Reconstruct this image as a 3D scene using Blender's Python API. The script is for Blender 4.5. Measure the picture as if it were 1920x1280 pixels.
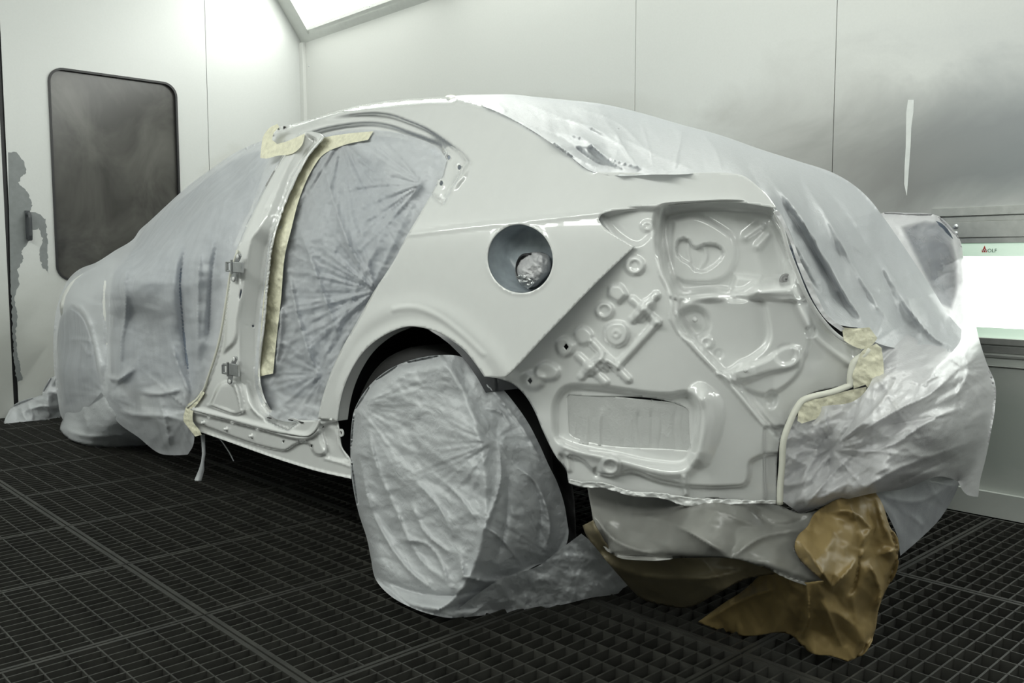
import bpy, bmesh, math, random
import numpy as np
from mathutils import Vector, Matrix, geometry
random.seed(4)
SC = bpy.context.scene
COL = SC.collection
for o in list(bpy.data.objects): bpy.data.objects.remove(o)

# ------------------------------------------------------------------ camera
FPX, CX0, CY0 = 1690.0, 960.0, 640.0          # focal length and centre in a 1920x1280 frame
CAM = np.array([0.0, 0.0, 0.876])
_p = math.atan((CY0-491.0)/FPX)
_up = np.array([0, -math.cos(_p), -math.sin(_p)])
_r = np.array([-638.0-CX0, 491.0-CY0, FPX]); _r /= np.linalg.norm(_r)
_X = -_r; _X = _X-_up*_X.dot(_up); _X /= np.linalg.norm(_X)
RW = np.array([_X, np.cross(_up, _X), _up])   # world axes in (right, down, forward)
cam_d = bpy.data.cameras.new('camera'); cam = bpy.data.objects.new('camera', cam_d); COL.objects.link(cam)
cam_d.sensor_width = 36.0; cam_d.lens = FPX/1920.0*36.0; cam_d.clip_start = 0.02; cam_d.clip_end = 60
_m = RW @ np.diag([1, -1, -1])                # blender camera axes: right, up, back
M4 = Matrix.Identity(4)
for i in range(3):
    for j in range(3): M4[i][j] = float(_m[i][j])
    M4[i][3] = float(CAM[i])
cam.matrix_world = M4
SC.camera = cam

# ------------------------------------------------------------------ world, exposure
w = bpy.data.worlds.new('world'); SC.world = w; w.use_nodes = True
w.node_tree.nodes['Background'].inputs[0].default_value = (0.75, 0.8, 0.82, 1)
w.node_tree.nodes['Background'].inputs[1].default_value = 0.0
vs = SC.view_settings
SC.display_settings.display_device = 'sRGB'
vs.view_transform = 'Standard'; vs.look = 'None'; vs.gamma = 1; vs.use_curve_mapping = False
vs.exposure = 0.22
SC.cycles.use_denoising = True
SC.cycles.max_bounces = 8; SC.cycles.transparent_max_bounces = 12
SC.cycles.sample_clamp_indirect = 6
# booth dimensions
XE, YB, YF, XR = -5.62, 3.31, -1.35, 4.6      # end wall, far side wall, near side wall, wall behind
ZH, ZC = 2.371, 2.93                          # top of side walls, ceiling
HIP = 0.40                                    # how far the sloped light strip leans in
LAMP_HIP, LAMP_LOW = 7.8, 2.6

# ------------------------------------------------------------------ small helpers
def link(name, me, mat=None, parent=None):
    o = bpy.data.objects.new(name, me); COL.objects.link(o)
    if mat is not None:
        for m in (mat if isinstance(mat, (list, tuple)) else [mat]): me.materials.append(m)
    if parent is not None:
        o.parent = parent
        o.matrix_parent_inverse = Matrix.Translation(-Vector(parent.location))
    return o
def empty(name, loc):
    o = bpy.data.objects.new(name, None); COL.objects.link(o); o.location = loc; o.empty_display_size = 0.1
    return o
def tag(o, label, cat, group=None, kind=None):
    o['label'] = label; o['category'] = cat
    if group: o['group'] = group
    if kind: o['kind'] = kind
    return o
def struct(o, label=None, cat=None):
    o['kind'] = 'structure'
    if label: o['label'] = label
    if cat: o['category'] = cat
    return o
def mesh_of(vs_, fs, smooth=False):
    me = bpy.data.meshes.new('m'); me.from_pydata([tuple(map(float, v)) for v in vs_], [], fs); me.update()
    if smooth: me.polygons.foreach_set('use_smooth', [True]*len(me.polygons))
    return me
class MB:
    def __init__(s): s.v = []; s.f = []
    def box(s, a, b):
        n = len(s.v); (x0, y0, z0), (x1, y1, z1) = a, b
        s.v += [(x0,y0,z0),(x1,y0,z0),(x1,y1,z0),(x0,y1,z0),(x0,y0,z1),(x1,y0,z1),(x1,y1,z1),(x0,y1,z1)]
        s.f += [[n+i for i in q] for q in ((3,2,1,0),(4,5,6,7),(0,1,5,4),(1,2,6,5),(2,3,7,6),(3,0,4,7))]
    def quad(s, *p):
        n = len(s.v); s.v += list(p); s.f.append(list(range(n, n+len(p))))
    def prism(s, pts, d):      # polygon extruded along d
        n = len(s.v); k = len(pts); d = np.array(d)
        s.v += [tuple(p) for p in pts]+[tuple(np.array(p)+d) for p in pts]
        s.f.append(list(range(n, n+k))[::-1]); s.f.append(list(range(n+k, n+2*k)))
        for i in range(k): s.f.append([n+i, n+(i+1)%k, n+k+(i+1)%k, n+k+i])
    def tube(s, pts, r, seg=10, cap=True):
        pts = [np.array(p, float) for p in pts]; n0 = len(s.v)
        rs = r if hasattr(r, '__len__') else [r]*len(pts)
        a = None
        for i, p in enumerate(pts):
            t = pts[min(i+1, len(pts)-1)]-pts[max(i-1, 0)]; t /= np.linalg.norm(t)+1e-9
            if a is None:
                a = np.cross(t, [0, 0, 1.0]);
                if np.linalg.norm(a) < .1: a = np.cross(t, [1.0, 0, 0])
            a = a-t*a.dot(t); a /= np.linalg.norm(a); b = np.cross(t, a)
            for k in range(seg):
                q = 2*math.pi*k/seg; s.v.append(tuple(p+rs[i]*(a*math.cos(q)+b*math.sin(q))))
        for i in range(len(pts)-1):
            for k in range(seg):
                s.f.append([n0+i*seg+k, n0+i*seg+(k+1)%seg, n0+(i+1)*seg+(k+1)%seg, n0+(i+1)*seg+k])
        if cap:
            s.f.append([n0+k for k in range(seg)][::-1]); s.f.append([n0+(len(pts)-1)*seg+k for k in range(seg)])
    def lathe(s, prof, c, axis, seg=48):   # prof: (radius, along axis)
        axis = np.array(axis, float); axis /= np.linalg.norm(axis)
        a = np.cross(axis, [0, 0, 1.0]);
        if np.linalg.norm(a) < .1: a = np.cross(axis, [1.0, 0, 0])
        a /= np.linalg.norm(a); b = np.cross(axis, a); n0 = len(s.v); c = np.array(c, float)
        for (r, h) in prof:
            for k in range(seg):
                q = 2*math.pi*k/seg; s.v.append(tuple(c+axis*h+r*(a*math.cos(q)+b*math.sin(q))))
        for i in range(len(prof)-1):
            for k in range(seg):
                s.f.append([n0+i*seg+k, n0+i*seg+(k+1)%seg, n0+(i+1)*seg+(k+1)%seg, n0+(i+1)*seg+k])
    def build(s, name, mat, parent=None, smooth=False, bevel=0):
        o = link(name, mesh_of(s.v, s.f, smooth), mat, parent)
        if bevel:
            b = o.modifiers.new('b', 'BEVEL'); b.width = bevel; b.segments = 2; b.limit_method = 'ANGLE'
        return o

# ------------------------------------------------------------------ materials
def nt(name):
    m = bpy.data.materials.new(name); m.use_nodes = True; t = m.node_tree
    return m, t, t.nodes['Principled BSDF'], t.nodes['Material Output']
def N(t, kind, **k):
    n = t.nodes.new(kind)
    for a, v in k.items():
        if a in n.inputs.keys(): n.inputs[a].default_value = v
        else: setattr(n, a, v)
    return n
def coords(t, scale=(1, 1, 1), rot=(0, 0, 0)):
    tc = t.nodes.new('ShaderNodeNewGeometry'); mp = N(t, 'ShaderNodeMapping'); mp.inputs['Scale'].default_value = scale
    mp.inputs['Rotation'].default_value = rot
    t.links.new(tc.outputs['Position'], mp.inputs[0]); return mp.outputs[0]
def noise(t, vec, scale, detail=4, rough=.55, dist=0):
    n = N(t, 'ShaderNodeTexNoise', Scale=scale, Detail=detail, Roughness=rough, Distortion=dist)
    t.links.new(vec, n.inputs['Vector']); return n.outputs['Fac']
def ramp(t, fac, stops):
    r = t.nodes.new('ShaderNodeValToRGB'); t.links.new(fac, r.inputs[0]); e = r.color_ramp.elements
    while len(e) < len(stops): e.new(.5)
    for k, (p, c) in enumerate(stops):
        e[k].position = p; e[k].color = (*c, 1) if len(c) == 3 else c
    return r.outputs[0]
def bump(t, bs, h, strength, dist=.01):
    b = N(t, 'ShaderNodeBump', Strength=strength, Distance=dist); t.links.new(h, b.inputs['Height'])
    t.links.new(b.outputs[0], bs.inputs['Normal']); return b
def simple(name, col, rough=.5, metal=0, spec=.5, coat=0, var=.06, nscale=30, bmp=0):
    m, t, b, o = nt(name)
    b.inputs['Roughness'].default_value = rough; b.inputs['Metallic'].default_value = metal
    b.inputs['Specular IOR Level'].default_value = spec; b.inputs['Coat Weight'].default_value = coat
    b.inputs['Coat Roughness'].default_value = .04
    n = noise(t, coords(t), nscale)
    c = np.array(col)
    t.links.new(ramp(t, n, [(.3, tuple(c*(1-var))), (.7, tuple(np.minimum(c*(1+var), 1)))]), b.inputs['Base Color'])
    if bmp: bump(t, b, n, bmp)
    return m
def emis(name, col, st):
    m, t, b, o = nt(name); b.inputs['Base Color'].default_value = (.8, .85, .8, 1)
    b.inputs['Emission Color'].default_value = (*col, 1); b.inputs['Emission Strength'].default_value = st
    return m
PAINT = simple('gloss_white_paint', (.68, .69, .682), rough=.12, coat=1.0, var=.01)
def film(name, col, alpha, rough=.32, bscale=70, bst=.35):
    m, t, b, o = nt(name)
    v = coords(t)
    n1 = noise(t, v, bscale, 5, .6, 1.5)
    n2 = noise(t, coords(t, (1, 1, .25)), 9, 4, .6, 1.0)
    b.inputs['Base Color'].default_value = (*col, 1)
    b.inputs['Roughness'].default_value = rough
    b.inputs['Specular IOR Level'].default_value = .6
    bm = bump(t, b, n1, bst, .004)
    tl = N(t, 'ShaderNodeBsdfTranslucent'); tl.inputs[0].default_value = (*[c*.95 for c in col], 1)
    mx1 = N(t, 'ShaderNodeMixShader'); mx1.inputs[0].default_value = .3
    t.links.new(b.outputs[0], mx1.inputs[1]); t.links.new(tl.outputs[0], mx1.inputs[2])
    tr = N(t, 'ShaderNodeBsdfTransparent')
    lw = N(t, 'ShaderNodeLayerWeight', Blend=.35)
    at = t.nodes.new('ShaderNodeAttribute'); at.attribute_name = 'opac'
    ma = N(t, 'ShaderNodeMath', operation='MULTIPLY_ADD'); ma.inputs[1].default_value = .35; ma.inputs[2].default_value = alpha-.175
    t.links.new(n2, ma.inputs[0])
    mb = N(t, 'ShaderNodeMath', operation='MULTIPLY_ADD'); mb.inputs[1].default_value = .35
    t.links.new(lw.outputs['Facing'], mb.inputs[0]); t.links.new(ma.outputs[0], mb.inputs[2])
    mc = N(t, 'ShaderNodeMath', operation='ADD'); mc.use_clamp = True
    t.links.new(mb.outputs[0], mc.inputs[0]); t.links.new(at.outputs['Fac'], mc.inputs[1])
    mx = N(t, 'ShaderNodeMixShader'); t.links.new(mc.outputs[0], mx.inputs[0])
    t.links.new(tr.outputs[0], mx.inputs[1]); t.links.new(mx1.outputs[0], mx.inputs[2])
    t.links.new(mx.outputs[0], o.inputs['Surface'])
    return m
FILM = film('masking_film', (.72, .74, .77), .60)
FILM_W = film('milky_wheel_film', (.66, .68, .70), 1.05, rough=.30, bscale=45, bst=.6)
FILM_T = film('dull_rear_film', (.58, .60, .62), .80, rough=.25, bst=.5)
FILM_G = film('glossy_film', (.70, .70, .715), .95, rough=.16)
FILM_C = film('thin_clear_film', (.5, .52, .55), .6, rough=.25)
TAPE = simple('cream_masking_tape', (.72, .70, .54), rough=.5, var=.12, nscale=60, bmp=.4)
FOAM = simple('white_foam_strip', (.68, .68, .60), rough=.6, var=.04)
BROWN = simple('brown_masking_paper', (.235, .172, .074), rough=.38, var=.14, nscale=8, bmp=.15)
SILVER = simple('oversprayed_masking_paper', (.22, .22, .205), rough=.26, var=.12, nscale=6, bmp=.1)
DARK = simple('dark_underbody', (.01, .01, .012), rough=.6, var=.3)
PRIMER = simple('grey_primer', (.16, .18, .19), rough=.45, var=.25, nscale=9)
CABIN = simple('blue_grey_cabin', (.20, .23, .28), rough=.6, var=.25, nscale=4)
SHELLW = simple('white_body_under_film', (.82, .83, .80), rough=.4, var=.05)
TYRE = simple('tyre_rubber', (.02, .02, .02), rough=.8)
STEEL = simple('zinc_steel', (.45, .46, .47), rough=.3, metal=.9, var=.15)
ALU = simple('brushed_aluminium', (.42, .43, .41), rough=.35, metal=.6, var=.1)
BLACK = simple('black_rubber', (.012, .012, .013), rough=.4)
GRATE = simple('dusty_grate_steel', (.030, .030, .026), rough=.55, var=.35, nscale=14)
PIT = simple('dark_pit', (.006, .006, .007), rough=.9)
HIPLIGHT = emis('hip_light_diffuser', (.975, 1.0, .95), LAMP_HIP)
LOWLIGHT = emis('wall_light_diffuser', (.97, 1.0, .97), LAMP_LOW)
CEIL = simple('ceiling_filter_fleece', (.75, .77, .74), rough=.9, var=.03)
INKD = simple('dark_print', (.05, .05, .06), rough=.5)
REDP = simple('red_print', (.55, .05, .04), rough=.5)

# wall panel enamel with drifted grey overspray and, low on side wall, painted shade
def wall_mat(name, base, dust_and_shade):
    m, t, b, o = nt(name)
    g = t.nodes.new('ShaderNodeNewGeometry'); sx = t.nodes.new('ShaderNodeSeparateXYZ'); t.links.new(g.outputs['Position'], sx.inputs[0])
    v = coords(t, (.5, .5, 1.0))
    n = noise(t, v, 2.2, 5, .6, .6)
    cols = [base]
    cur = None
    def math_(op, a, bb, clamp=False):
        q = N(t, 'ShaderNodeMath', operation=op); q.use_clamp = clamp
        for i, s in enumerate((a, bb)):
            if isinstance(s, (int, float)): q.inputs[i].default_value = s
            else: t.links.new(s, q.inputs[i])
        return q.outputs[0]
    fine = noise(t, coords(t), 120, 3)
    c0 = N(t, 'ShaderNodeMix', data_type='RGBA'); c0.inputs['A'].default_value = (*base, 1); c0.inputs['B'].default_value = (*[x*.93 for x in base], 1)
    t.links.new(fine, c0.inputs['Factor']); cur = c0.outputs['Result']
    for (cx, cy, cz, rx, ry, rz, col, amt) in dust_and_shade:
        def nd(ax, c, r):
            return math_('POWER', math_('MULTIPLY', math_('SUBTRACT', sx.outputs[ax], c), 1/r), 2)
        d = nd('X', cx, rx)
        d = math_('ADD', d, nd('Y', cy, ry)); d = math_('ADD', d, nd('Z', cz, rz))
        d = math_('SQRT', d, 0)
        d = math_('ADD', d, math_('MULTIPLY', math_('SUBTRACT', n, .5), 1.6))
        f = math_('MULTIPLY', math_('SUBTRACT', 1.15, d, False), 1.1, True)
        f = math_('MULTIPLY', f, amt)
        mx = N(t, 'ShaderNodeMix', data_type='RGBA'); mx.inputs['B'].default_value = (*col, 1)
        t.links.new(f, mx.inputs['Factor']); t.links.new(cur, mx.inputs['A']); cur = mx.outputs['Result']
    t.links.new(cur, b.inputs['Base Color'])
    b.inputs['Roughness'].default_value = .3
    b.inputs['Specular IOR Level'].default_value = .4
    bump(t, b, noise(t, coords(t), 1.5, 2), .05, .02)
    return m
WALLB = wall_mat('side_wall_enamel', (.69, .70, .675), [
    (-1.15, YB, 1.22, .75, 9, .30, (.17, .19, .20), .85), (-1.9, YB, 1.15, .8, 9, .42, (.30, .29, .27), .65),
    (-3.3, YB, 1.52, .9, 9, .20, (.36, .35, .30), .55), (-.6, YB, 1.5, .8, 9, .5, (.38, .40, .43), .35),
    (-1.2, YB, .3, 3, 9, .45, (.27, .31, .28), .75)])  # low patch: dimmer light near the floor, painted into the enamel
WALLE = wall_mat('end_wall_enamel', (.61, .625, .61), [
    (XE, 2.75, 1.35, 9, .22, .25, (.33, .31, .24), .5), (XE, 1.5, .3, 9, 1.0, .6, (.42, .43, .40), .7)])
WALLP = simple('plain_wall_enamel', (.60, .62, .59), rough=.35, var=.03)

# ------------------------------------------------------------------ photo ray -> place in the booth
def rays(P):
    P = np.asarray(P, float).reshape(-1, 2)
    d = np.stack([P[:, 0]-CX0, P[:, 1]-CY0, np.full(len(P), FPX)], 1)/FPX
    return d @ RW.T
AX = {'X': 0, 'Y': 1, 'Z': 2}
def at(px, py, ax, v):
    d = rays([(px, py)])[0]; i = AX[ax]
    return CAM+d*(v-CAM[i])/d[i]
def side_Y(X, Z):
    return (1.36+.52*(.5*((Z-.95)+np.sqrt((Z-.95)**2+.0016))-.0)+.82*np.maximum(0, X+1.45)**2 + .10*np.maximum(0, .55-Z)**2)
def on_side(P, off=0.0):
    d = rays(P); Y = np.full(len(d), 1.4)
    for _ in range(25):
        t_ = Y/d[:, 1]; Q = CAM+d*t_[:, None]
        Y = .5*Y+.5*(side_Y(Q[:, 0], Q[:, 2])+off)
    return CAM+d*(Y/d[:, 1])[:, None]
def tps(anchors):
    """depth surface through known places: inverse depth is a thin-plate spline over the view angles (exact for planes)"""
    A = np.array([(a[0], a[1]) for a in anchors], float)/500.0
    v = []
    for (px, py, ax, val) in anchors:
        d = rays([(px, py)])[0]; i = AX[ax]; v.append(d[i]/(val-CAM[i]))
    def K(a, b):
        r2 = ((a[:, None, :]-b[None, :, :])**2).sum(2); return .5*r2*np.log(r2+1e-12)
    n = len(A); L = np.zeros((n+3, n+3)); L[:n, :n] = K(A, A)+np.eye(n)*1e-5
    L[:n, n] = 1; L[:n, n+1:] = A; L[n, :n] = 1; L[n+1:, :n] = A.T
    c = np.linalg.solve(L, np.array(v+[0, 0, 0]))
    def f(P):
        P = np.asarray(P, float); Q = P/500.0
        s = K(Q, A)@c[:n]+c[n]+Q@c[n+1:]
        return CAM+rays(P)/np.maximum(s, .05)[:, None]
    return f

# ------------------------------------------------------------------ outlines
def smooth(pts, step=5.0, closed=True, ang=42):
    P = np.array(pts, float); n = len(P); out = []
    def tang(i):
        if not closed and i in (0, n-1): return None
        a = P[i]-P[i-1]; b = P[(i+1) % n]-P[i]
        la, lb = np.linalg.norm(a), np.linalg.norm(b)
        if la < 1e-6 or lb < 1e-6: return None
        if a.dot(b)/(la*lb) < math.cos(math.radians(ang)): return None
        return (a/la+b/lb)/2
    for i in range(n if closed else n-1):
        p0, p1 = P[i], P[(i+1) % n]; L = np.linalg.norm(p1-p0)
        if L < 1e-6: continue
        t0, t1 = tang(i), tang((i+1) % n)
        t0 = (p1-p0) if t0 is None else t0*L; t1 = (p1-p0) if t1 is None else t1*L
        k = max(1, int(L/step))
        for j in range(k):
            s = j/k; h = 2*s**3-3*s*s+1
            out.append(h*p0+(s**3-2*s*s+s)*t0+(1-h)*p1+(s**3-s*s)*t1)
    if not closed: out.append(P[-1])
    return np.array(out)
def inside(P, poly):
    x, y = P[:, 0], P[:, 1]; r = np.zeros(len(P), bool); a = poly; b = np.roll(poly, -1, 0)
    for (x0, y0), (x1, y1) in zip(a, b):
        if y0 == y1: continue
        c = ((y0 > y) != (y1 > y)) & (x < (x1-x0)*(y-y0)/(y1-y0)+x0); r ^= c
    return r
def dist(P, L, closed=False, along=False):
    """distance to a polyline; along: fraction of its length at the nearest point"""
    L = np.asarray(L, float)
    if closed: L = np.vstack([L, L[:1]])
    best = np.full(len(P), 1e9); s_ = np.zeros(len(P)); seg = np.linalg.norm(L[1:]-L[:-1], axis=1); tot = seg.sum(); acc = 0
    for i in range(len(L)-1):
        a, b = L[i], L[i+1]; ab = b-a; q = ab.dot(ab)
        if q < 1e-9: continue
        t_ = np.clip(((P-a)@ab)/q, 0, 1); d = np.hypot(*(P-a-t_[:, None]*ab).T)
        m = d < best; best[m] = d[m]; s_[m] = (acc+t_[m]*seg[i])/tot; acc += seg[i]
    return (best, s_) if along else best
def sstep(x): x = np.clip(x, 0, 1); return x*x*(3-2*x)

# ------------------------------------------------------------------ noise
def _h(i, j, s):
    n = (i*374761393+j*668265263+s*1274126177) & 0xffffffff
    n = ((n ^ (n >> 13))*1274126177) & 0xffffffff
    return ((n ^ (n >> 16)) & 0xffff)/65535.0
def vnoise(x, y, s=0):
    i, j = np.floor(x).astype(np.int64), np.floor(y).astype(np.int64); u, v = x-i, y-j; u = u*u*(3-2*u); v = v*v*(3-2*v)
    return ((_h(i, j, s)*(1-u)+_h(i+1, j, s)*u)*(1-v)+(_h(i, j+1, s)*(1-u)+_h(i+1, j+1, s)*u)*v)*2-1
def tnoise(x, y, s=0):
    """flat facets: random heights on a triangle lattice, joined by planes"""
    X = x-y*.57735; Y = y*1.1547; i, j = np.floor(X).astype(np.int64), np.floor(Y).astype(np.int64); u, v = X-i, Y-j
    a, b, c, d = _h(i, j, s), _h(i+1, j, s), _h(i, j+1, s), _h(i+1, j+1, s)
    return np.where(u+v < 1, a+(b-a)*u+(c-a)*v, d+(c-d)*(1-u)+(b-d)*(1-v))*2-1
def crumple(P, size, amp, ang=0, stretch=1, seed=0, warp=.35, octs=2):
    a = math.radians(ang); x = P[:, 0]*math.cos(a)+P[:, 1]*math.sin(a); y = -P[:, 0]*math.sin(a)+P[:, 1]*math.cos(a)
    x = x/(size*stretch); y = y/size; h = 0
    for k in range(octs):
        wx = x+warp*vnoise(x*1.3+7, y*1.3, seed+k); wy = y+warp*vnoise(x*1.3, y*1.3+9, seed+k+50)
        h = h+tnoise(wx, wy, seed+k*7)*.55**k; x = x*2.1+3.3; y = y*2.1+1.7
    return h*amp
def fan(P, c, amp, n, r0, r1, seed=0, a0=0, a1=360):
    """tension creases running out of one point, each of its own length, height and sharpness"""
    rg = random.Random(seed*31+n); h = np.zeros(len(P)); c = np.array(c, float); amp = amp*2.2
    for k in range(n):
        a = math.radians(a0+(a1-a0)*(k+rg.uniform(.05, .95))/n); L = r1*rg.uniform(.35, 1.5); s0 = r0*rg.uniform(.3, 2.0)
        e = np.array([math.cos(a), math.sin(a)]); b = a+rg.uniform(-.12, .12); e2 = np.array([math.cos(b), math.sin(b)])
        p0, p1 = c+e*s0, c+e*(s0+L*.5); p2 = p1+e2*L*.5
        d, t_ = dist(P, np.array([p0, p1, p2]), along=True)
        w_ = rg.uniform(2.0, 5.5)*(.5+.9*t_); h += amp*rg.choice((1, 1, -.7))*rg.uniform(.25, 1)*np.exp(-d/w_)*np.clip(1.15-t_, 0, 1)*np.clip(t_*8+.3, 0, 1)
    return h

def feats(P, F):
    h = np.zeros(len(P))
    for f in F:
        k = f[0]
        if k == 'poly':                      # plateau: points, height, edge softness
            L = smooth(f[1], 6, ang=75) if len(f) < 5 else np.array(f[1], float)
            d = dist(P, L, True); sd = np.where(inside(P, L), -d, d); h += f[2]*sstep(.5-sd/f[3])
        elif k == 'line':                    # bead: points, height, half width
            L = smooth(f[1], 6, False, 60); d, s = dist(P, L, along=True); h += f[2]*np.sqrt(np.clip(1-(d/f[3])**2, 0, 1))**1.5
        elif k == 'soft':
            L = smooth(f[1], 6, False, 60); d = dist(P, L); h += f[2]*np.exp(-(d/f[3])**2)
        elif k == 'fold':                    # cloth ridge with a sharp crest, fading at its ends
            L = smooth(f[1], 8, False, 60); d, s = dist(P, L, along=True)
            h += f[2]*np.exp(-d/f[3])*np.clip(np.sin(math.pi*np.clip(s, .02, .98))*1.6, 0, 1)
        elif k == 'disc':                    # centre, rx, ry, height, softness
            (cx, cy) = f[1]; rx, ry = f[2], f[3]; r = np.hypot((P[:, 0]-cx)/rx, (P[:, 1]-cy)/ry)
            h += f[4]*sstep(.5-(r-1)*min(rx, ry)/f[5])
        elif k == 'ramp':                    # facet tilting away from a fold line: region, line, slope per unit, reach, edge softness
            L = np.array(f[1], float); d = dist(P, L, True); sd = np.where(inside(P, L), -d, d)
            h -= f[3]*np.minimum(dist(P, smooth(f[2], 6, False, 60)), f[4])*sstep(.5-sd/f[5])
        elif k == 'crumple': h += crumple(P, *f[1:])
        elif k == 'fan': h += fan(P, *f[1:])
        elif k == 'wave':                    # long soft drape: direction, wavelength, amp
            a = math.radians(f[1]); q = P[:, 0]*math.cos(a)+P[:, 1]*math.sin(a); r = -P[:, 0]*math.sin(a)+P[:, 1]*math.cos(a)
            h += f[3]*(1-2*np.abs(vnoise(q/f[2]+.6*vnoise(q/f[2], r/300, f[4]), r/(f[2]*6), f[4]+3)))
        elif k == 'mask':                    # limit what follows-so-far: (kind of) multiply h inside poly
            L = np.array(f[1], float); d = dist(P, L, True); sd = np.where(inside(P, L), -d, d); mm = sstep(.5-sd/f[3]); h = h*(1-mm*(1-f[2]))
    return h

def patch(name, outline, surf, mat, parent=None, F=(), step=5, holes=(), roll=(), N_=None, thick=.002,
          opac=None, smooth_out=True, edge_in=0):
    """one sheet or pressing: outline, relief F, rolled edges; built in place and given thickness"""
    L = smooth(outline, max(step, 3)) if smooth_out else np.array(outline, float)
    H = [smooth(h, max(step*.8, 2.5)) for h in holes]
    x0, y0 = L.min(0); x1, y1 = L.max(0)
    gx, gy = np.meshgrid(np.arange(x0, x1, step), np.arange(y0, y1, step*.9))
    gx = gx+(np.arange(gx.shape[0]) % 2)[:, None]*step*.5
    G = np.stack([gx.ravel(), gy.ravel()], 1)
    keep = inside(G, L); G = G[keep]; G = G[dist(G, L, True) > step*.45]
    for h in H:
        b0, b1 = h.min(0)-step*2, h.max(0)+step*2
        near = ((G > b0) & (G < b1)).all(1); k = np.ones(len(G), bool)
        q = G[near]; k[near] = ~inside(q, h) & (dist(q, h, True) > step*.45); G = G[k]
    verts = [Vector(p) for p in L]; edges = [(i, (i+1) % len(L)) for i in range(len(L))]
    for h in H:
        n = len(verts); verts += [Vector(p) for p in h]; edges += [(n+i, n+(i+1) % len(h)) for i in range(len(h))]
    verts += [Vector(p) for p in G]
    r = geometry.delaunay_2d_cdt(verts, edges, [], 0, 1e-4)
    P = np.array([(v[0], v[1]) for v in r[0]]); T = np.array([f for f in r[2]])
    c = P[T].mean(1); ok = inside(c, L)
    for h in H: ok &= ~inside(c, h)
    T = T[ok]; used = np.unique(T); mp = -np.ones(len(P), int); mp[used] = np.arange(len(used)); T = mp[T]; P = P[used]
    # wind every face towards the lens side
    a, b, cc = P[T[:, 0]], P[T[:, 1]], P[T[:, 2]]
    cr = (b[:, 0]-a[:, 0])*(cc[:, 1]-a[:, 1])-(b[:, 1]-a[:, 1])*(cc[:, 0]-a[:, 0])
    T[cr > 0] = T[cr > 0][:, ::-1]
    Q = surf(P)
    if N_ is None:
        d = rays([L.mean(0)])[0]; nn = -np.array([d[0], d[1], 0]); nn /= np.linalg.norm(nn)
    else: nn = np.array(N_, float); nn /= np.linalg.norm(nn)
    h = feats(P, F)
    for (E, W, A) in roll:
        E = L if E is None else E
        d = dist(P, E, E is L); s = np.clip(1-d/W, 0, 1); h = h-A*(1-np.sqrt(np.clip(1-s*s, 0, 1)))
    # push each point along its own sight line so outlines stay put while depth changes
    D = Q-CAM; dl = np.linalg.norm(D, axis=1, keepdims=True); un = -D/dl
    Q = Q+un*(h/np.maximum((un*nn).sum(1), .35))[:, None]
    me = mesh_of(Q, T.tolist(), True)
    at_ = me.attributes.new('opac', 'FLOAT', 'POINT')
    if opac:
        v = np.zeros(len(P))
        for (poly, val, soft) in opac:
            pl = np.array(poly, float); d = dist(P, pl, True); sd = np.where(inside(P, pl), -d, d); v += val*sstep(.5-sd/soft)
        at_.data.foreach_set('value', v.astype(np.float32))
    o = link(name, me, mat, parent)
    if thick:
        s = o.modifiers.new('s', 'SOLIDIFY'); s.thickness = thick; s.offset = -1; s.use_rim = True
    return o
def ell(cx, cy, rx, ry, n=28, rot=0):
    a = math.radians(rot)
    return [(cx+rx*math.cos(q)*math.cos(a)-ry*math.sin(q)*math.sin(a), cy+rx*math.cos(q)*math.sin(a)+ry*math.sin(q)*math.cos(a))
            for q in [2*math.pi*k/n for k in range(n)]]

#==SETTING==
# ------------------------------------------------------------------ booth shell
b = MB(); b.quad((XE-.1, YF, -.55), (XR, YF, -.55), (XR, YB+.1, -.55), (XE-.1, YB+.1, -.55))
b.box((XE-.1, YF, -.45), (XR, .155, -.002)); b.box((.49, .155, -.45), (XR, YB, -.002))
struct(b.build('floor', PIT))
# side wall behind the car: separate sheets meeting at thin joints, with a cut-out for the low light box
WX0, WX1, WZ0, WZ1 = -1.33, .55, .595, 1.065
def wall_rect(mb, x0, x1, z0, z1): mb.box((x0, YB, z0), (x1, YB+.05, z1))
b = MB()
seams = [XE, -2.69, -1.715, WX0, WX1, 2.2, 3.4, XR]
for i in range(len(seams)-1):
    a_, c_ = seams[i]+.0015, seams[i+1]-.0015
    if seams[i] == -1.715: c_ = seams[i+1]
    if seams[i] == WX0: wall_rect(b, a_-.0015, c_, WZ1, ZH); wall_rect(b, a_-.0015, c_, 0, WZ0)
    elif seams[i] == WX1: wall_rect(b, a_-.0015, c_, 0, ZH)
    else: wall_rect(b, a_, c_, 0, ZH)
b.box((XE, YB+.04, 0), (WX0, YB+.06, ZH)); b.box((XE-.06, YB-.018, .0), (XR, YB, .085))
b.box((XE, YB-.025, 0), (XE+.045, YB, ZH))
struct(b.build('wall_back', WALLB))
# white scrape mark on that wall (a strip of dried filler)
sc = []
for (px, py, w_) in [(1708, 187, 5), (1706, 210, 6), (1704, 240, 5), (1703, 275, 4), (1701, 310, 4), (1699, 345, 3.5), (1700, 366, 1)]:
    sc.append((px, py, w_))
def wallpoly(pts, Y): return [tuple(at(p[0], p[1], 'Y', Y)) for p in pts]
left = [(p[0]-p[2]+random.uniform(-1, 1), p[1]) for p in sc]; right = [(p[0]+p[2]+random.uniform(-1, 1), p[1]) for p in sc]
b = MB(); b.prism(wallpoly(left+right[::-1], YB-.0015), (0, .002, 0))
o = b.build('filler_streak', simple('dried_white_filler', (.80, .82, .80), rough=.6)); tag(o, 'narrow white vertical streak of dried filler on the grey wall above the lit panel', 'stain')
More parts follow.
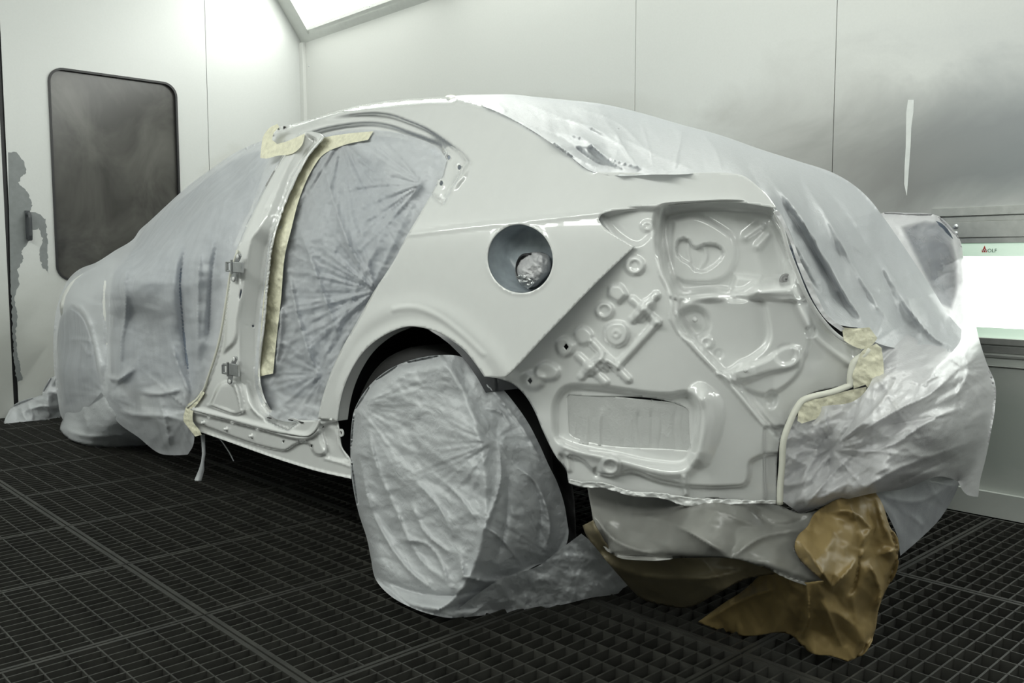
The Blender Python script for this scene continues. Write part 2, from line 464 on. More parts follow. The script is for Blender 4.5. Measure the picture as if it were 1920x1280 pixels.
# end wall with the door
b = MB()
TL, TR, BL = at(88, 120, 'X', XE), at(331, 160, 'X', XE), at(95, 527, 'X', XE)
wy0, wy1, wz1, wz0 = TL[1], TR[1], (TL[2]+TR[2])/2, BL[2]
dy = at(12, 380, 'X', XE)[1]
sy = at(388, 160, 'X', XE)[1]
RR = .085
def rr(y0, y1, z0, z1, r, n=7):
    out = []
    for (cy, cz, a0) in ((y1-r, z1-r, 0), (y0+r, z1-r, 90), (y0+r, z0+r, 180), (y1-r, z0+r, 270)):
        for k in range(n+1):
            q = math.radians(a0+90*k/n); out.append((cy+r*math.cos(q), cz+r*math.sin(q)))
    den = []
    for i in range(len(out)):
        (ya, za), (yb, zb) = out[i], out[(i+1) % len(out)]; den.append((ya, za))
        if abs(ya-yb)+abs(za-zb) > .2: den += [(ya+(yb-ya)*t/10, za+(zb-za)*t/10) for t in range(1, 10)]
    return den
def ringed(name, y0, y1, z0, z1, hole, x0, x1, mat, lab=None):
    """plate in the X plane with a rounded hole"""
    outer = []
    for (y, z) in hole:                      # march the outer rectangle with the hole so faces are quads
        cy, cz = (y0+y1)/2, (z0+z1)/2
        hy, hz = sum(p[0] for p in hole)/len(hole), sum(p[1] for p in hole)/len(hole)
        dy_, dz_ = y-hy, z-hz
        s = 1e9
        if dy_ > 1e-9: s = min(s, (y1-hy)/dy_)
        if dy_ < -1e-9: s = min(s, (y0-hy)/dy_)
        if dz_ > 1e-9: s = min(s, (z1-hz)/dz_)
        if dz_ < -1e-9: s = min(s, (z0-hz)/dz_)
        outer.append((hy+dy_*s, hz+dz_*s))
    n = len(hole); v = []; f = []
    for X in (x0, x1):
        v += [(X, *p) for p in hole]+[(X, *p) for p in outer]
    for i in range(n):
        j = (i+1) % n
        f += [[i, j, n+j, n+i], [2*n+i, 3*n+i, 3*n+j, 2*n+j], [i, 2*n+i, 2*n+j, j]]
    # fill the square corners
    for i in range(n):
        j = (i+1) % n; (ya, za), (yb, zb) = outer[i], outer[j]
        if abs(ya-yb) > 1e-6 and abs(za-zb) > 1e-6:
            cy = ya if min(abs(ya-y0), abs(ya-y1)) < 1e-6 else yb; cz = za if min(abs(za-z0), abs(za-z1)) < 1e-6 else zb
            m = len(v); v.append((x1, cy, cz)); f.append([3*n+i, 3*n+j, m])
    return link(name, mesh_of(v, f), mat)
hole = rr(wy0, wy1, wz0, wz1, RR)
o = ringed('door_1', dy+.012, sy-.0015, .01, ZH+.6, hole, XE-.045, XE, WALLE); struct(o, 'white booth end door with window and flaking grey paint along its edge', 'door')
door = o
b = MB(); b.box((XE-.045, YF, 0), (XE, dy-.012, ZC)); b.box((XE-.045, sy+.0015, 0), (XE, YB+.05, ZC)); b.box((XE-.08, dy-.05, 0), (XE-.046, sy+.05, ZC))
b.box((XE-.03, YF, 0), (XE-.02, dy, .01))
b2 = struct(b.build('wall_left', WALLE))
b = MB(); b.box((XE-.03, dy-.012, .0), (XE-.012, dy+.012, ZC)); struct(b.build('trim_1', BLACK))
# window: black rubber gasket, dark glass
rub = MB()
inner = rr(wy0+.012, wy1-.012, wz0+.012, wz1-.012, RR-.01); n = len(hole)
win_root = MB()
v = [(XE-.03, *p) for p in hole]+[(XE+.008, *p) for p in hole]+[(XE+.008, *p) for p in inner]+[(XE-.03, *p) for p in inner]
f = []
for i in range(n):
    j = (i+1) % n
    for a_ in (0, 1, 2): f.append([a_*n+i, a_*n+j, (a_+1)*n+j, (a_+1)*n+i])
wg = link('window_1', mesh_of(v, f), BLACK); struct(wg, 'dark door window with rounded corners and a black rubber gasket', 'window')
GL, tg, bg, og = nt('dark_glass')
gg = noise(tg, coords(tg, (1, 1, .8)), 3.0, 4, .6, .8)
tg.links.new(ramp(tg, gg, [(.35, (.035, .034, .03)), (.7, (.10, .098, .088))]), bg.inputs['Base Color'])
bg.inputs['Roughness'].default_value = .22; bg.inputs['Specular IOR Level'].default_value = .5
pane = MB(); pane.prism([(XE-.02, *p) for p in inner], (.004, 0, 0)); pane.build('pane', GL, wg)
# bare grey patches where the paint has flaked off the door
FLK = simple('bare_grey_door_metal', (.20, .215, .215), rough=.4, var=.08)
FLK2 = simple('bare_warm_grey_metal', (.24, .235, .21), rough=.4, var=.08)
def flake(px, mat, x=XE+.0006):
    L = smooth(px, 3)
    L = L+np.array([(vnoise(np.array([p[0]/3.]), np.array([p[1]/3.]), 3)[0]*2.2, vnoise(np.array([p[0]/3.]), np.array([p[1]/3.]), 8)[0]*2.2) for p in L])
    L[:, 0] = np.maximum(L[:, 0], 10+L[:, 1]*.018)
    tri = geometry.delaunay_2d_cdt([Vector(p) for p in L], [(i, (i+1) % len(L)) for i in range(len(L))], [], 1, 1e-4)
    return [at(v_[0], v_[1], 'X', x) for v_ in tri[0]], [list(f_) for f_ in tri[2]]
fv, ff = flake([(12, 285), (32, 286), (45, 305), (50, 325), (38, 335), (35, 345), (52, 360), (60, 385), (55, 398), (70, 400), (85, 412), (89, 450), (90, 512), (80, 500),
    (74, 470), (80, 450), (72, 428), (60, 430), (52, 455), (40, 470), (42, 490), (32, 505), (36, 530), (28, 560), (32, 590), (30, 640), (38, 690), (42, 712), (32, 715), (27, 690), (24, 620), (18, 500), (14, 400)], FLK)
o = link('flaked_paint', mesh_of(fv, ff), FLK, door)
# door handle
hr = MB(); p = at(52, 425, 'X', XE); hr.box((XE, p[1]-.012, p[2]-.07), (XE+.012, p[1]+.012, p[2]+.09))
hr.tube([(XE+.012, p[1], p[2]+.07), (XE+.045, p[1], p[2]+.07), (XE+.05, p[1], p[2]+.05), (XE+.05, p[1], p[2]-.05), (XE+.045, p[1], p[2]-.07), (XE+.01, p[1], p[2]-.07)], .010)
hr.build('door_handle', simple('dark_grey_handle', (.05, .055, .06), rough=.35), door)
# remaining walls and the ceiling
b = MB(); b.box((XE, YF-.05, 0), (XR, YF, ZH)); struct(b.build('wall_front', WALLP))
b = MB(); b.box((XR, YF, 0), (XR+.05, YB, ZC)); struct(b.build('wall_right', simple('dark_unseen_wall', (.22, .225, .22), rough=.4)))  # unseen wall behind the view, set back and darkened to dim reflections
b = MB(); b.box((XE, YF+HIP, ZC), (XR, YB-HIP, ZC+.04)); struct(b.build('ceiling', CEIL))
# sloped strips between wall and ceiling that carry the lamps
S2 = (ZC-ZH)/HIP
def hip(name, yw, sgn):
    def pt(x, s, off=0):   # s: 0 at wall .. 1 at ceiling
        n_ = np.array([0, -sgn*(ZC-ZH), -HIP]); n_ = n_/np.linalg.norm(n_)
        return tuple(np.array([x, yw-sgn*HIP*s, ZH+(ZC-ZH)*s])+n_*off)
    b = MB(); m_ = .075; LW = 1.36; xs = XE+.03; lamps = []
    strips = [(XE, XR, -.02, m_), (XE, XR, 1-m_, 1.02)]
    while xs < XR-.4:
        lamps.append((xs+.10, xs+.10+LW)); xs += LW+.16
    edges = [XE]+[e for l in lamps for e in l]+[XR]
    for (a_, c_, s0, s1) in strips+[(edges[i], edges[i+1], m_, 1-m_) for i in range(0, len(edges), 2)]:
        b.quad(pt(a_, s0), pt(c_, s0), pt(c_, s1), pt(a_, s1))
    o = b.build(name, WALLP); struct(o)
    for (a_, c_) in lamps:
        l0 = pt((a_+c_)/2, .5); t_ = empty('ceiling_light', l0)
        fr = MB(); w_ = .018
        for (x0, x1, s0, s1) in ((a_, c_, m_, m_+.03), (a_, c_, 1-m_-.03, 1-m_), (a_, a_+w_, m_, 1-m_), (c_-w_, c_, m_, 1-m_)):
            q = [pt(x0, s0, .004), pt(x1, s0, .004), pt(x1, s1, .004), pt(x0, s1, .004)]; fr.prism(q, (0, 0, .02))
        fr.build('lamp_frame', WALLP, t_)
        df = MB(); df.quad(pt(a_, m_, -.012), pt(c_, m_, -.012), pt(c_, 1-m_, -.012), pt(a_, 1-m_, -.012)); df.build('diffuser', HIPLIGHT, t_)
        yield t_, (a_, c_)
k = 0
for t_, r_ in hip('trim_2', YB, 1):
    tag(t_, 'sloped ceiling light with glowing diffuser at the top of the corner beside the end wall' if k == 0 else 'sloped ceiling light above the side wall behind the car, beyond the corner one', 'ceiling light', None if k == 0 else 'far side ceiling lights'); k += 1
for t_, r_ in hip('trim_3', YF, -1):
    tag(t_, 'sloped ceiling light above the near side wall opposite the car', 'ceiling light', 'near side ceiling lights')
# rivets around the first lamp and the corner
b = MB()
for (px, py, ax, v_) in ((563, 124, 'X', XE+.001), (579, 124, 'Y', YB-.026), (693, 12, 'Y', YB-.09), (571, 72, 'X', XE+.03), (634, 36, 'Y', YB-.06)):
    p = at(px, py, ax, v_); b.lathe([(.0, .004), (.004, .003), (.005, 0)], p, (1, 0, 0) if ax == 'X' else (0, -1, 0), 10)
o = b.build('trim_4', STEEL); struct(o)
# low light box in the side wall
t_ = empty('wall_light', (WX0, YB, WZ0)); tag(t_, 'bright glazed light box set low in the side wall beside the wrapped rear corner', 'wall light')
fr = MB(); x1 = WX1
zt = WZ1
fr.box((WX0, YB-.006, zt-.03), (x1, YB+.03, zt)); fr.box((WX0, YB-.006, WZ0), (WX0+.03, YB+.03, zt-.03)); fr.box((x1-.03, YB-.006, WZ0), (x1, YB+.03, zt-.03))
fr.box((WX0+.03, YB+.005, zt-.05), (x1-.03, YB+.03, zt-.03)); fr.box((WX0+.03, YB-.01, zt-.105), (x1-.03, YB+.03, zt-.05)); fr.box((WX0+.03, YB-.002, zt-.125), (x1-.03, YB+.03, zt-.105))
fr.box((WX0+.03, YB-.012, WZ0), (x1-.03, YB+.03, WZ0+.022)); fr.box((WX0+.03, YB-.004, WZ0-.03), (x1, YB+.02, WZ0-.005))
fr.box((WX0, YB-.012, WZ0-.075), (x1, YB, WZ0-.072)); fr.box((WX0, YB-.008, WZ0-.045), (x1, YB, WZ0-.035))
fr.build('lamp_frame', ALU, t_, bevel=.002)
gz0, gz1 = WZ0+.022, zt-.125
RIM = emis('frosted_glass_rim', (.55, .85, .62), .35)
g = MB(); g.box((WX0+.03, YB+.004, gz1-.045), (x1-.03, YB+.012, gz1)); g.box((WX0+.03, YB+.004, gz0), (x1-.03, YB+.012, gz0+.035))
g.build('glass_rim', RIM, t_)
g = MB(); g.box((WX0+.03, YB+.005, gz0+.035), (x1-.03, YB+.012, gz1-.045)); g.build('diffuser', LOWLIGHT, t_)
sc = MB()
for zz in (zt-.067, zt-.09): sc.lathe([(0, .006), (.003, .006), (.0035, .002), (.008, .001), (.009, 0)], (WX0+.085, YB-.01, zz), (0, -1, 0), 16)
sc.build('screw', STEEL, t_)
# maker's sticker: red triangle flame and small dark letters on a white tab
p = at(1852, 458, 'Y', YB+.003); p[2] = gz1-.027
st = MB(); st.prism([(p[0]-.018, YB+.0035, p[2]-.004), (p[0]-.002, YB+.0035, p[2]-.004), (p[0]-.002, YB+.0035, p[2]+.004), (p[0]-.006, YB+.0035, p[2]+.008), (p[0]-.010, YB+.0035, p[2]+.020), (p[0]-.014, YB+.0035, p[2]+.008), (p[0]-.018, YB+.0035, p[2]+.004)], (0, -.0008, 0))
st.build('logo', REDP, t_)
def text(name, s, size, loc, rot, mat, parent):
    cu = bpy.data.curves.new(name, 'FONT'); cu.body = s; cu.size = size; cu.extrude = .0003; cu.align_x = 'LEFT'
    tmp = bpy.data.objects.new('t', cu); COL.objects.link(tmp); dg = bpy.context.evaluated_depsgraph_get()
    me = bpy.data.meshes.new_from_object(tmp.evaluated_get(dg)); bpy.data.objects.remove(tmp)
    R = Matrix.Translation(loc) @ rot
    me.transform(R); return link(name, me, mat, parent)
FACE_Y = Matrix.Rotation(math.radians(90), 4, 'X')
text('lettering', 'W', .016, (p[0]-.0175, YB+.0022, p[2]-.0035), FACE_Y, simple('white_print', (.8, .8, .8)), t_)
text('lettering', 'OLF', .017, (p[0]+.000, YB+.0022, p[2]-.004), FACE_Y, INKD, t_)

# ------------------------------------------------------------------ floor grates
GX0, GPX, GY0, GPY = -2.11, .52, .155, .78
bars = MB(); frm = MB()
g_ = .0025
for i in range(1, 14):
    x = GPX*i/14; bars.box((x-.0022, .012, -.03), (x+.0022, GPY-.012, 0))
for j in range(1, 12):
    y = GPY*j/12; bars.box((.012, y-.0017, -.028), (GPX-.012, y+.0017, .0006))
for (x0, x1, y0, y1) in ((g_, .012, g_, GPY-g_), (GPX-.012, GPX-g_, g_, GPY-g_), (.012, GPX-.012, g_, .014), (.012, GPX-.012, GPY-.014, GPY-g_)):
    frm.box((x0, y0, -.035), (x1, y1, .001))
bm_, fm_ = mesh_of(bars.v, bars.f), mesh_of(frm.v, frm.f)
bm_.materials.append(GRATE); fm_.materials.append(GRATE)
proto = None
for i in range(-7, 5):
    for j in range(4):
        loc = (GX0+GPX*i, GY0+GPY*j, 0)
        if proto is None:
            proto = empty('floor_grate', loc)
            kids = []
            for nm, me in (('frame', fm_), ('bars', bm_)):
                o = bpy.data.objects.new(nm, me); COL.objects.link(o); o.parent = proto; kids.append(o)
            tag(proto, 'dark steel mesh floor grate panel, one of the rectangular panels tiling the booth floor', 'floor grate', 'steel floor grates')
        else:
            r_ = proto.copy(); COL.objects.link(r_); r_.location = loc
            for kk in kids:
                c = kk.copy(); COL.objects.link(c); c.parent = r_
# joists under the grates
b = MB()
for j in range(5):
    b.box((XE, GY0+GPY*j-.018, -.2), (.5, GY0+GPY*j+.018, -.036))
for i in range(-7, 6):
    b.box((GX0+GPX*i-.01, GY0, -.1), (GX0+GPX*i+.01, YB, -.037))
struct(b.build('trim_5', PIT))

#==CAR==
# ------------------------------------------------------------------ the car, stripped and half masked
CARL = (-3.2, 2.2, 0)
car = empty('sedan_car', CARL)
tag(car, 'white sedan body shell without doors or bumper, wrapped in plastic sheeting for painting', 'car')
def S(off=0): return lambda P: on_side(P, off)

# quarter panel with roof side, rail steps and the plate with three holes
sil = [(505, 256), (512, 245), (560, 230), (600, 217.5), (650, 203), (700, 193), (750, 187), (800, 183), (845, 182)]
cpil = [(845, 182), (880, 189), (940, 211), (1000, 244), (1060, 284), (1095, 311), (1115, 321.5)]
quarter = sil+cpil[1:]+[(1150, 323), (1250, 325), (1380, 326), (1395, 330), (1422, 350), (1442, 370), (1456, 390),
    (1380, 379), (1300, 381), (1250, 385), (1190, 391), (1140, 397), (1126, 403), (1122, 411), (1132, 425), (1160, 444), (1190, 462),
    (1120, 528), (1060, 590), (1010, 642), (965, 690), (945, 707), (908, 706),
    (890, 680), (870, 656), (850, 640), (825, 625), (800, 616), (765, 612), (735, 621), (705, 638), (680, 661), (660, 691), (645, 725), (636, 760), (632, 789),
    (596, 784), (602, 755), (618, 705), (640, 655), (670, 602), (700, 548), (738, 490), (765, 438), (795, 388), (818, 345), (832, 305), (820, 282),
    (775, 261), (721, 249), (670, 248), (620, 254), (604, 260), (572, 263), (548, 264), (520, 272), (508, 268)]
B1 = [(500, 262), (508, 254), (550, 238), (611, 221), (655, 215), (699, 213.5), (735, 218), (764, 228), (800, 243), (830, 262), (858, 283), (880, 303)]
B2 = [(560, 262), (594, 247), (644, 236), (699, 232), (735, 238), (764, 248), (800, 261), (830, 276)]
arch = [(632, 789), (636, 760), (645, 725), (660, 691), (680, 661), (705, 638), (735, 621), (765, 612), (800, 616), (825, 625), (850, 640), (870, 656), (890, 680), (908, 706)]
fuel = ell(975, 485, 61, 64.5, 40, -20)
holes3 = [ell(841, 295, 3.6, 4.6, 14), ell(861, 313.5, 3.6, 4.8, 14), ell(827, 343, 3.6, 4.8, 14)]
low1 = B1+[(860, 330), (830, 380), (700, 300), (560, 290), (500, 275)]
low2 = B2+[(835, 300), (800, 330), (700, 300), (560, 290)]
q = patch('quarter_panel', quarter, S(), PAINT, car, step=4, N_=(0, -1, 0), holes=[fuel]+holes3, thick=.0025,
    roll=[(sil, 15, .11), (cpil, 10, .02)],
    F=[('poly', low1, -.042, 13), ('poly', low2, -.036, 12),
       ('poly', [(838, 278), (882, 300), (868, 336), (820, 372), (800, 366), (830, 300)], .010, 7),
       ('disc', (861, 313.5), 8, 10, .004, 3), ('disc', (827, 343), 8, 10, .004, 3), ('disc', (841, 295), 6, 8, .002, 3),
       ('soft', [(600, 780), (612, 720), (640, 665), (680, 610), (720, 585), (780, 575), (830, 588), (880, 622), (925, 668), (950, 700)], .005, 20),
       ('soft', arch, .005, 12),
       ('line', [(738, 580), (770, 576), (810, 588), (860, 622), (905, 664)], .0025, 6), ('line', [(765, 440), (900, 424), (1040, 409), (1130, 399)], .003, 5),
       ('soft', [tuple(p) for p in fuel]+[tuple(fuel[0])], .002, 5)])
la = on_side(smooth(arch, 6, False)); b = MB()
for i_ in range(len(la)-1):
    p0, p1 = la[i_], la[i_+1]; b.quad(tuple(p0), tuple(p1), tuple(p1+np.array([0, .035, 0])), tuple(p0+np.array([0, .035, 0])))
b.build('arch_lip', PAINT, q, True)
# fuel filler bowl behind the round hole, with a crumpled film plug
fp = on_side(np.array(fuel)); fc = fp.mean(0)
v = []; f = []; n = len(fp)
for k, (s, dpt) in enumerate([(1.0, 0), (.97, .012), (.97, .05), (.9, .068), (.6, .074), (.02, .076)]):
    for p in fp: v.append(fc+(p-fc)*s+np.array([0, dpt+.003, 0]))
for k in range(5):
    for i in range(n): f.append([k*n+i, k*n+(i+1) % n, (k+1)*n+(i+1) % n, (k+1)*n+i])
BOWL = simple('grey_primed_bowl', (.30, .34, .37), rough=.25, var=.35, nscale=12)
fb = link('fuel_filler_bowl', mesh_of(v, f, True), BOWL, car)
nb = MB(); cc = at(998, 503, 'Y', 1.425); nb.lathe([(.034, .0), (.034, -.03), (.028, -.034), (.028, 0)], cc+np.array([0, .01, 0]), (0, 1, 0), 28)
nb.build('filler_neck', DARK, fb, True)
sp = S(.045)
o = patch('crumpled_film_plug', [(966, 505), (972, 487), (985, 477), (1000, 472), (1020, 474), (1030, 480), (1034, 497), (1030, 512), (1016, 528), (1005, 538), (990, 541), (978, 532), (967, 520)],
    sp, FILM_G, None, step=1.6, N_=(0, -1, 0), F=[('disc', (1000, 505), 24, 24, .03, 24), ('crumple', 13, .007, 30, 1.3, 5), ('crumple', 5, .002, 0, 1, 9)], roll=[(None, 8, .02)])
tag(o, 'small wad of crumpled clear film stuffed into the round fuel filler opening', 'film')
o = patch('silver_foil_tape', [(968, 518), (985, 514), (1004, 520), (1002, 532), (990, 541), (978, 536)], S(.02), STEEL, None, step=1.5, N_=(0, -1, 0), F=[('crumple', 7, .006, 0, 1, 3)])
tag(o, 'torn crumple of silver tape at the bottom of the fuel filler wad', 'tape')

# rear corner panel: the bare inner skin behind the lamp and bumper
def rc(px, Y): return [(px, y, 'Y', Y+e) for y, e in ((380, 0), (560, .004), (750, .022), (940, .055))]
rear_s = tps(rc(900, 1.42)+rc(1060, 1.43)+rc(1200, 1.445)+rc(1290, 1.475)+rc(1380, 1.53)+rc(1460, 1.60)+rc(1540, 1.69)+rc(1640, 1.80))
rear = [(905, 702), (945, 705), (1008, 640), (1058, 588), (1118, 526), (1184, 464), (1158, 446), (1128, 428), (1117, 411), (1124, 399), (1140, 393), (1190, 386), (1250, 380), (1300, 377), (1380, 375),
    (1445, 384), (1452, 397), (1446, 408), (1462, 430), (1474, 468), (1492, 515), (1510, 556), (1538, 600), (1572, 634), (1618, 654), (1592, 690), (1588, 722), (1512, 742), (1490, 765), (1463, 823), (1455, 941),
    (1430, 941), (1380, 941), (1340, 934), (1280, 938), (1230, 925), (1180, 922), (1130, 907), (1090, 906), (1065, 900), (1062, 882), (1040, 852), (1018, 808), (1002, 770), (985, 742), (962, 720), (935, 710)]
pocket = [(1242, 398), (1300, 384), (1380, 382), (1448, 392), (1468, 440), (1482, 490), (1478, 530), (1425, 535), (1395, 552), (1330, 548), (1275, 552), (1256, 520), (1240, 470)]
boss = [(1262, 412), (1300, 405), (1352, 428), (1376, 450), (1378, 490), (1360, 520), (1310, 530), (1268, 520), (1258, 480)]
bean = [(1268, 462), (1272, 450), (1282, 446), (1292, 450), (1298, 460), (1306, 464), (1318, 458), (1340, 457), (1354, 466), (1357, 478), (1346, 492), (1330, 504), (1318, 509), (1300, 505), (1292, 494), (1280, 488), (1270, 478)]
vent = [(1063, 744), (1068, 740), (1284, 763), (1291, 770), (1294, 838), (1288, 845), (1074, 818), (1067, 812)]
recess = [(1042, 752), (1060, 728), (1110, 726), (1255, 742), (1290, 738), (1306, 752), (1308, 800), (1300, 850), (1282, 868), (1230, 868), (1150, 852), (1075, 838), (1046, 822), (1040, 790)]
right_low = [(1262, 560), (1285, 610), (1330, 668), (1400, 745), (1448, 808), (1470, 822), (1500, 760), (1600, 730), (1640, 640), (1560, 560), (1500, 560), (1400, 556), (1330, 560)]
botstep = [(1050, 852), (1090, 862), (1118, 886), (1145, 892), (1185, 884), (1230, 900), (1270, 908), (1300, 912), (1370, 912), (1398, 908), (1405, 888), (1406, 868), (1420, 858), (1440, 852), (1500, 850), (1480, 980), (1040, 980)]
cross1 = [[(1230, 553), (1186, 599)], [(1186, 562), (1232, 604)], [(1232, 604), (1157, 686)], [(1111, 643), (1177, 711)]]
cross2 = [[(1084, 668), (1134, 716)], [(1128, 664), (1090, 706)], [(1122, 676), (1134, 690)], [(1128, 672), (1146, 680)]]
RF = [('poly', pocket, -.10, 30), ('poly', boss, .016, 12), ('poly', bean, -.018, 3.5), ('line', bean+[bean[0]], .0012, 3),
    ('line', [(1292, 450), (1290, 470), (1294, 490)], .003, 3), ('line', [(1318, 460), (1325, 480), (1312, 505)], .003, 4),
    ('poly', [(1128, 404), (1180, 392), (1238, 392), (1226, 430), (1196, 458), (1160, 440)], -.018, 12), ('disc', (1214, 424), 12, 10, .010, 8), ('poly', [(1208, 418), (1219, 420), (1218, 430), (1208, 428)], -.003, 2.5),
    ('poly', right_low, -.034, 16), ('poly', [(1380, 515), (1425, 520), (1422, 545), (1390, 553), (1370, 545)], .03, 14),
    ('line', [(1240, 395), (1238, 450), (1240, 510), (1256, 545), (1262, 600), (1300, 650), (1370, 722), (1420, 780), (1452, 812)], .008, 6),
    ('line', [(1256, 410), (1252, 470), (1256, 520), (1268, 552), (1272, 600), (1310, 645), (1380, 715), (1455, 800)], .005, 4),
    ('line', [(1278, 556), (1330, 549), (1400, 556), (1450, 560), (1510, 564)], .006, 5),
    ('poly', [(1432, 560), (1510, 558), (1520, 620), (1500, 680), (1440, 700), (1370, 715), (1360, 700), (1440, 640)], .018, 14),
    ('soft', [(1398, 445), (1425, 425)], .014, 7), ('soft', [(1420, 462), (1440, 440)], .014, 6),
    ('poly', [(1345, 700), (1440, 672), (1470, 650), (1500, 652), (1502, 690), (1440, 740), (1400, 730)], .014, 10),
    ('disc', (1300, 605), 29, 28, -.026, 14), ('disc', (1325, 642), 13, 12, .007, 5), ('disc', (1325, 642), 6, 6, -.003, 3), ('disc', (1348, 664), 9, 9, -.003, 4),
    ('disc', (1395, 695), 18, 18, .008, 12), ('disc', (1473, 665), 19, 18, -.010, 9), ('disc', (1520, 622), 10, 10, -.012, 6), ('disc', (1446, 748), 10, 14, -.014, 10), ('disc', (1482, 525), 13, 13, .006, 5),
    ('disc', (1190, 498), 18, 17, .010, 8), ('disc', (1190, 498), 9, 9, -.005, 4), ('poly', [(1143, 538), (1162, 534), (1176, 552), (1160, 568), (1142, 556)], .016, 10),
    ('disc', (1133, 582), 17, 16, .012, 8), ('disc', (1133, 582), 9, 9, -.006, 4),
    ('poly', [(1136, 612), (1150, 604), (1170, 606), (1178, 622), (1172, 642), (1154, 650), (1138, 640), (1134, 626)], .014, 8), ('line', ell(1155, 626, 6, 6)+[ell(1155, 626, 6, 6)[0]], .003, 2.5),
    ('poly', [(1078, 622), (1092, 612), (1110, 626), (1108, 640), (1092, 646), (1078, 634)], .014, 9), ('poly', [(1044, 640), (1058, 632), (1078, 646), (1072, 662), (1054, 668), (1044, 656)], .014, 9),
    ('poly', [(1006, 688), (1026, 678), (1048, 694), (1044, 708), (1022, 712), (1004, 702)], .018, 10), ('disc', (1000, 714), 19, 15, .022, 16),
    ('poly', recess, -.03, 15), ('soft', [(1316, 750), (1320, 790), (1312, 845)], .022, 14), ('soft', [(1060, 836), (1150, 862), (1285, 884), (1306, 862)], .014, 10),
    ('line', [(1312, 740), (1334, 760), (1332, 800), (1312, 856)], .012, 24),
    ('poly', botstep, -.02, 10), ('disc', (1145, 873), 18, 18, .012, 8), ('disc', (1145, 873), 10, 10, -.006, 5), ('line', ell(1145, 874, 5, 5)+[ell(1145, 874, 5, 5)[0]], .002, 2.5),
    ('soft', [(1283, 895), (1286, 925)], .012, 5), ('soft', [(1063, 855), (1066, 880)], .012, 5), ('soft', [(1117, 880), (1119, 890)], -.010, 4),
    ('poly', [(1432, 800), (1470, 800), (1470, 960), (1434, 960)], -.02, 8),
    ('soft', [(960, 725), (985, 750), (1005, 800), (1020, 850)], -.010, 12),
    ('soft', [(1462, 430), (1480, 490), (1505, 560), (1540, 612), (1600, 655)], -.012, 10), ('soft', [(1452, 420), (1470, 490), (1495, 570), (1530, 630), (1590, 680)], .008, 7),
    ('crumple', 9, .0012, 0, 3, 4)]
for s_ in cross1+cross2: RF.append(('line', s_, .011, 8.5))
for s_ in ([(1126, 681), (1104, 690)],): RF.append(('line', s_, .012, 14))
RF.append(('line', [(1215, 572), (1200, 590)], .012, 14))
dia = [[(1061, 643), (1066, 650), (1061, 657), (1056, 650)], [(993, 707), (998, 714), (993, 721), (988, 714)]]
rp = patch('rear_corner_panel', rear, rear_s, PAINT, car, step=3.2, N_=(.62, -.785, 0), thick=.0025, holes=[vent]+dia,
    F=[f_ for f_ in RF if f_[0] != 'crumple'], roll=[])
# ragged sealed seam below it and the film behind the oblong vent
patch('seam_sealer', [(1065, 898), (1090, 903), (1130, 905), (1180, 920), (1240, 924), (1290, 933), (1340, 935), (1400, 938), (1455, 938), (1456, 944), (1400, 944), (1345, 946), (1290, 949), (1240, 934), (1185, 930), (1130, 915), (1085, 912), (1066, 905)],
    rear_s, PAINT, rp, step=2, N_=(.62, -.785, 0), F=[('crumple', 7, .005, 0, 2, 3), ('poly', [(1000, 800), (1600, 800), (1600, 1000), (1000, 1000)], .012, 1)])
VF = []
random.seed(8)
for k in range(16):
    x = 1076+k*13.5+random.uniform(-4, 4); VF.append(('fold', [(x, 762), (x+random.uniform(-6, 6), 795), (x+random.uniform(-8, 8), 850)], random.uniform(-.006, .006), random.uniform(3, 7)))
o = patch('vent_cover_film', [(1056, 734), (1300, 758), (1302, 858), (1060, 828)], rear_s, film('painted_over_film', (.70, .71, .70), 1.2, rough=.25), rp, step=2.4, N_=(.62, -.785, 0),
    F=VF+[f_ for f_ in RF if f_[0] != 'crumple']+[('poly', [(0, 0), (3000, 0), (3000, 2000), (0, 2000)], -.0022, 1), ('crumple', 26, .0015, 80, 2, 2)])
# studs and the rubber grommet
def stud(px, py, surf, r, h, nm, mat, par, nrm=(.62, -.785, 0), off=0.0):
    p = surf(np.array([(px, py)], float))[0]; nn = np.array(nrm, float); nn /= np.linalg.norm(nn); p = p+nn*off
    b = MB(); b.lathe([(r*1.7, 0), (r*1.7, h*.2), (r, h*.25), (r, h*.95), (r*.6, h), (0, h)], p, nn, 16); return b.build(nm, mat, par, True)
for (px, py, off) in ((1305, 601, -.04), (1397, 693, -.005), (1475, 664, -.03), (1392, 738, -.03)):
    stud(px, py, rear_s, .0035, .016, 'weld_stud', PAINT, rp, off=off)
p = rear_s(np.array([(1481, 525)], float))[0]; nn = np.array([.62, -.785, 0.])
b = MB(); b.lathe([(.011, -.01), (.0125, .002), (.012, .006), (.009, .008), (.006, .004), (.0055, .009), (.003, .010), (0, .004)], p-nn*.055, nn, 24)
b.build('rubber_grommet', simple('grey_rubber', (.28, .28, .28), rough=.5), rp, True)

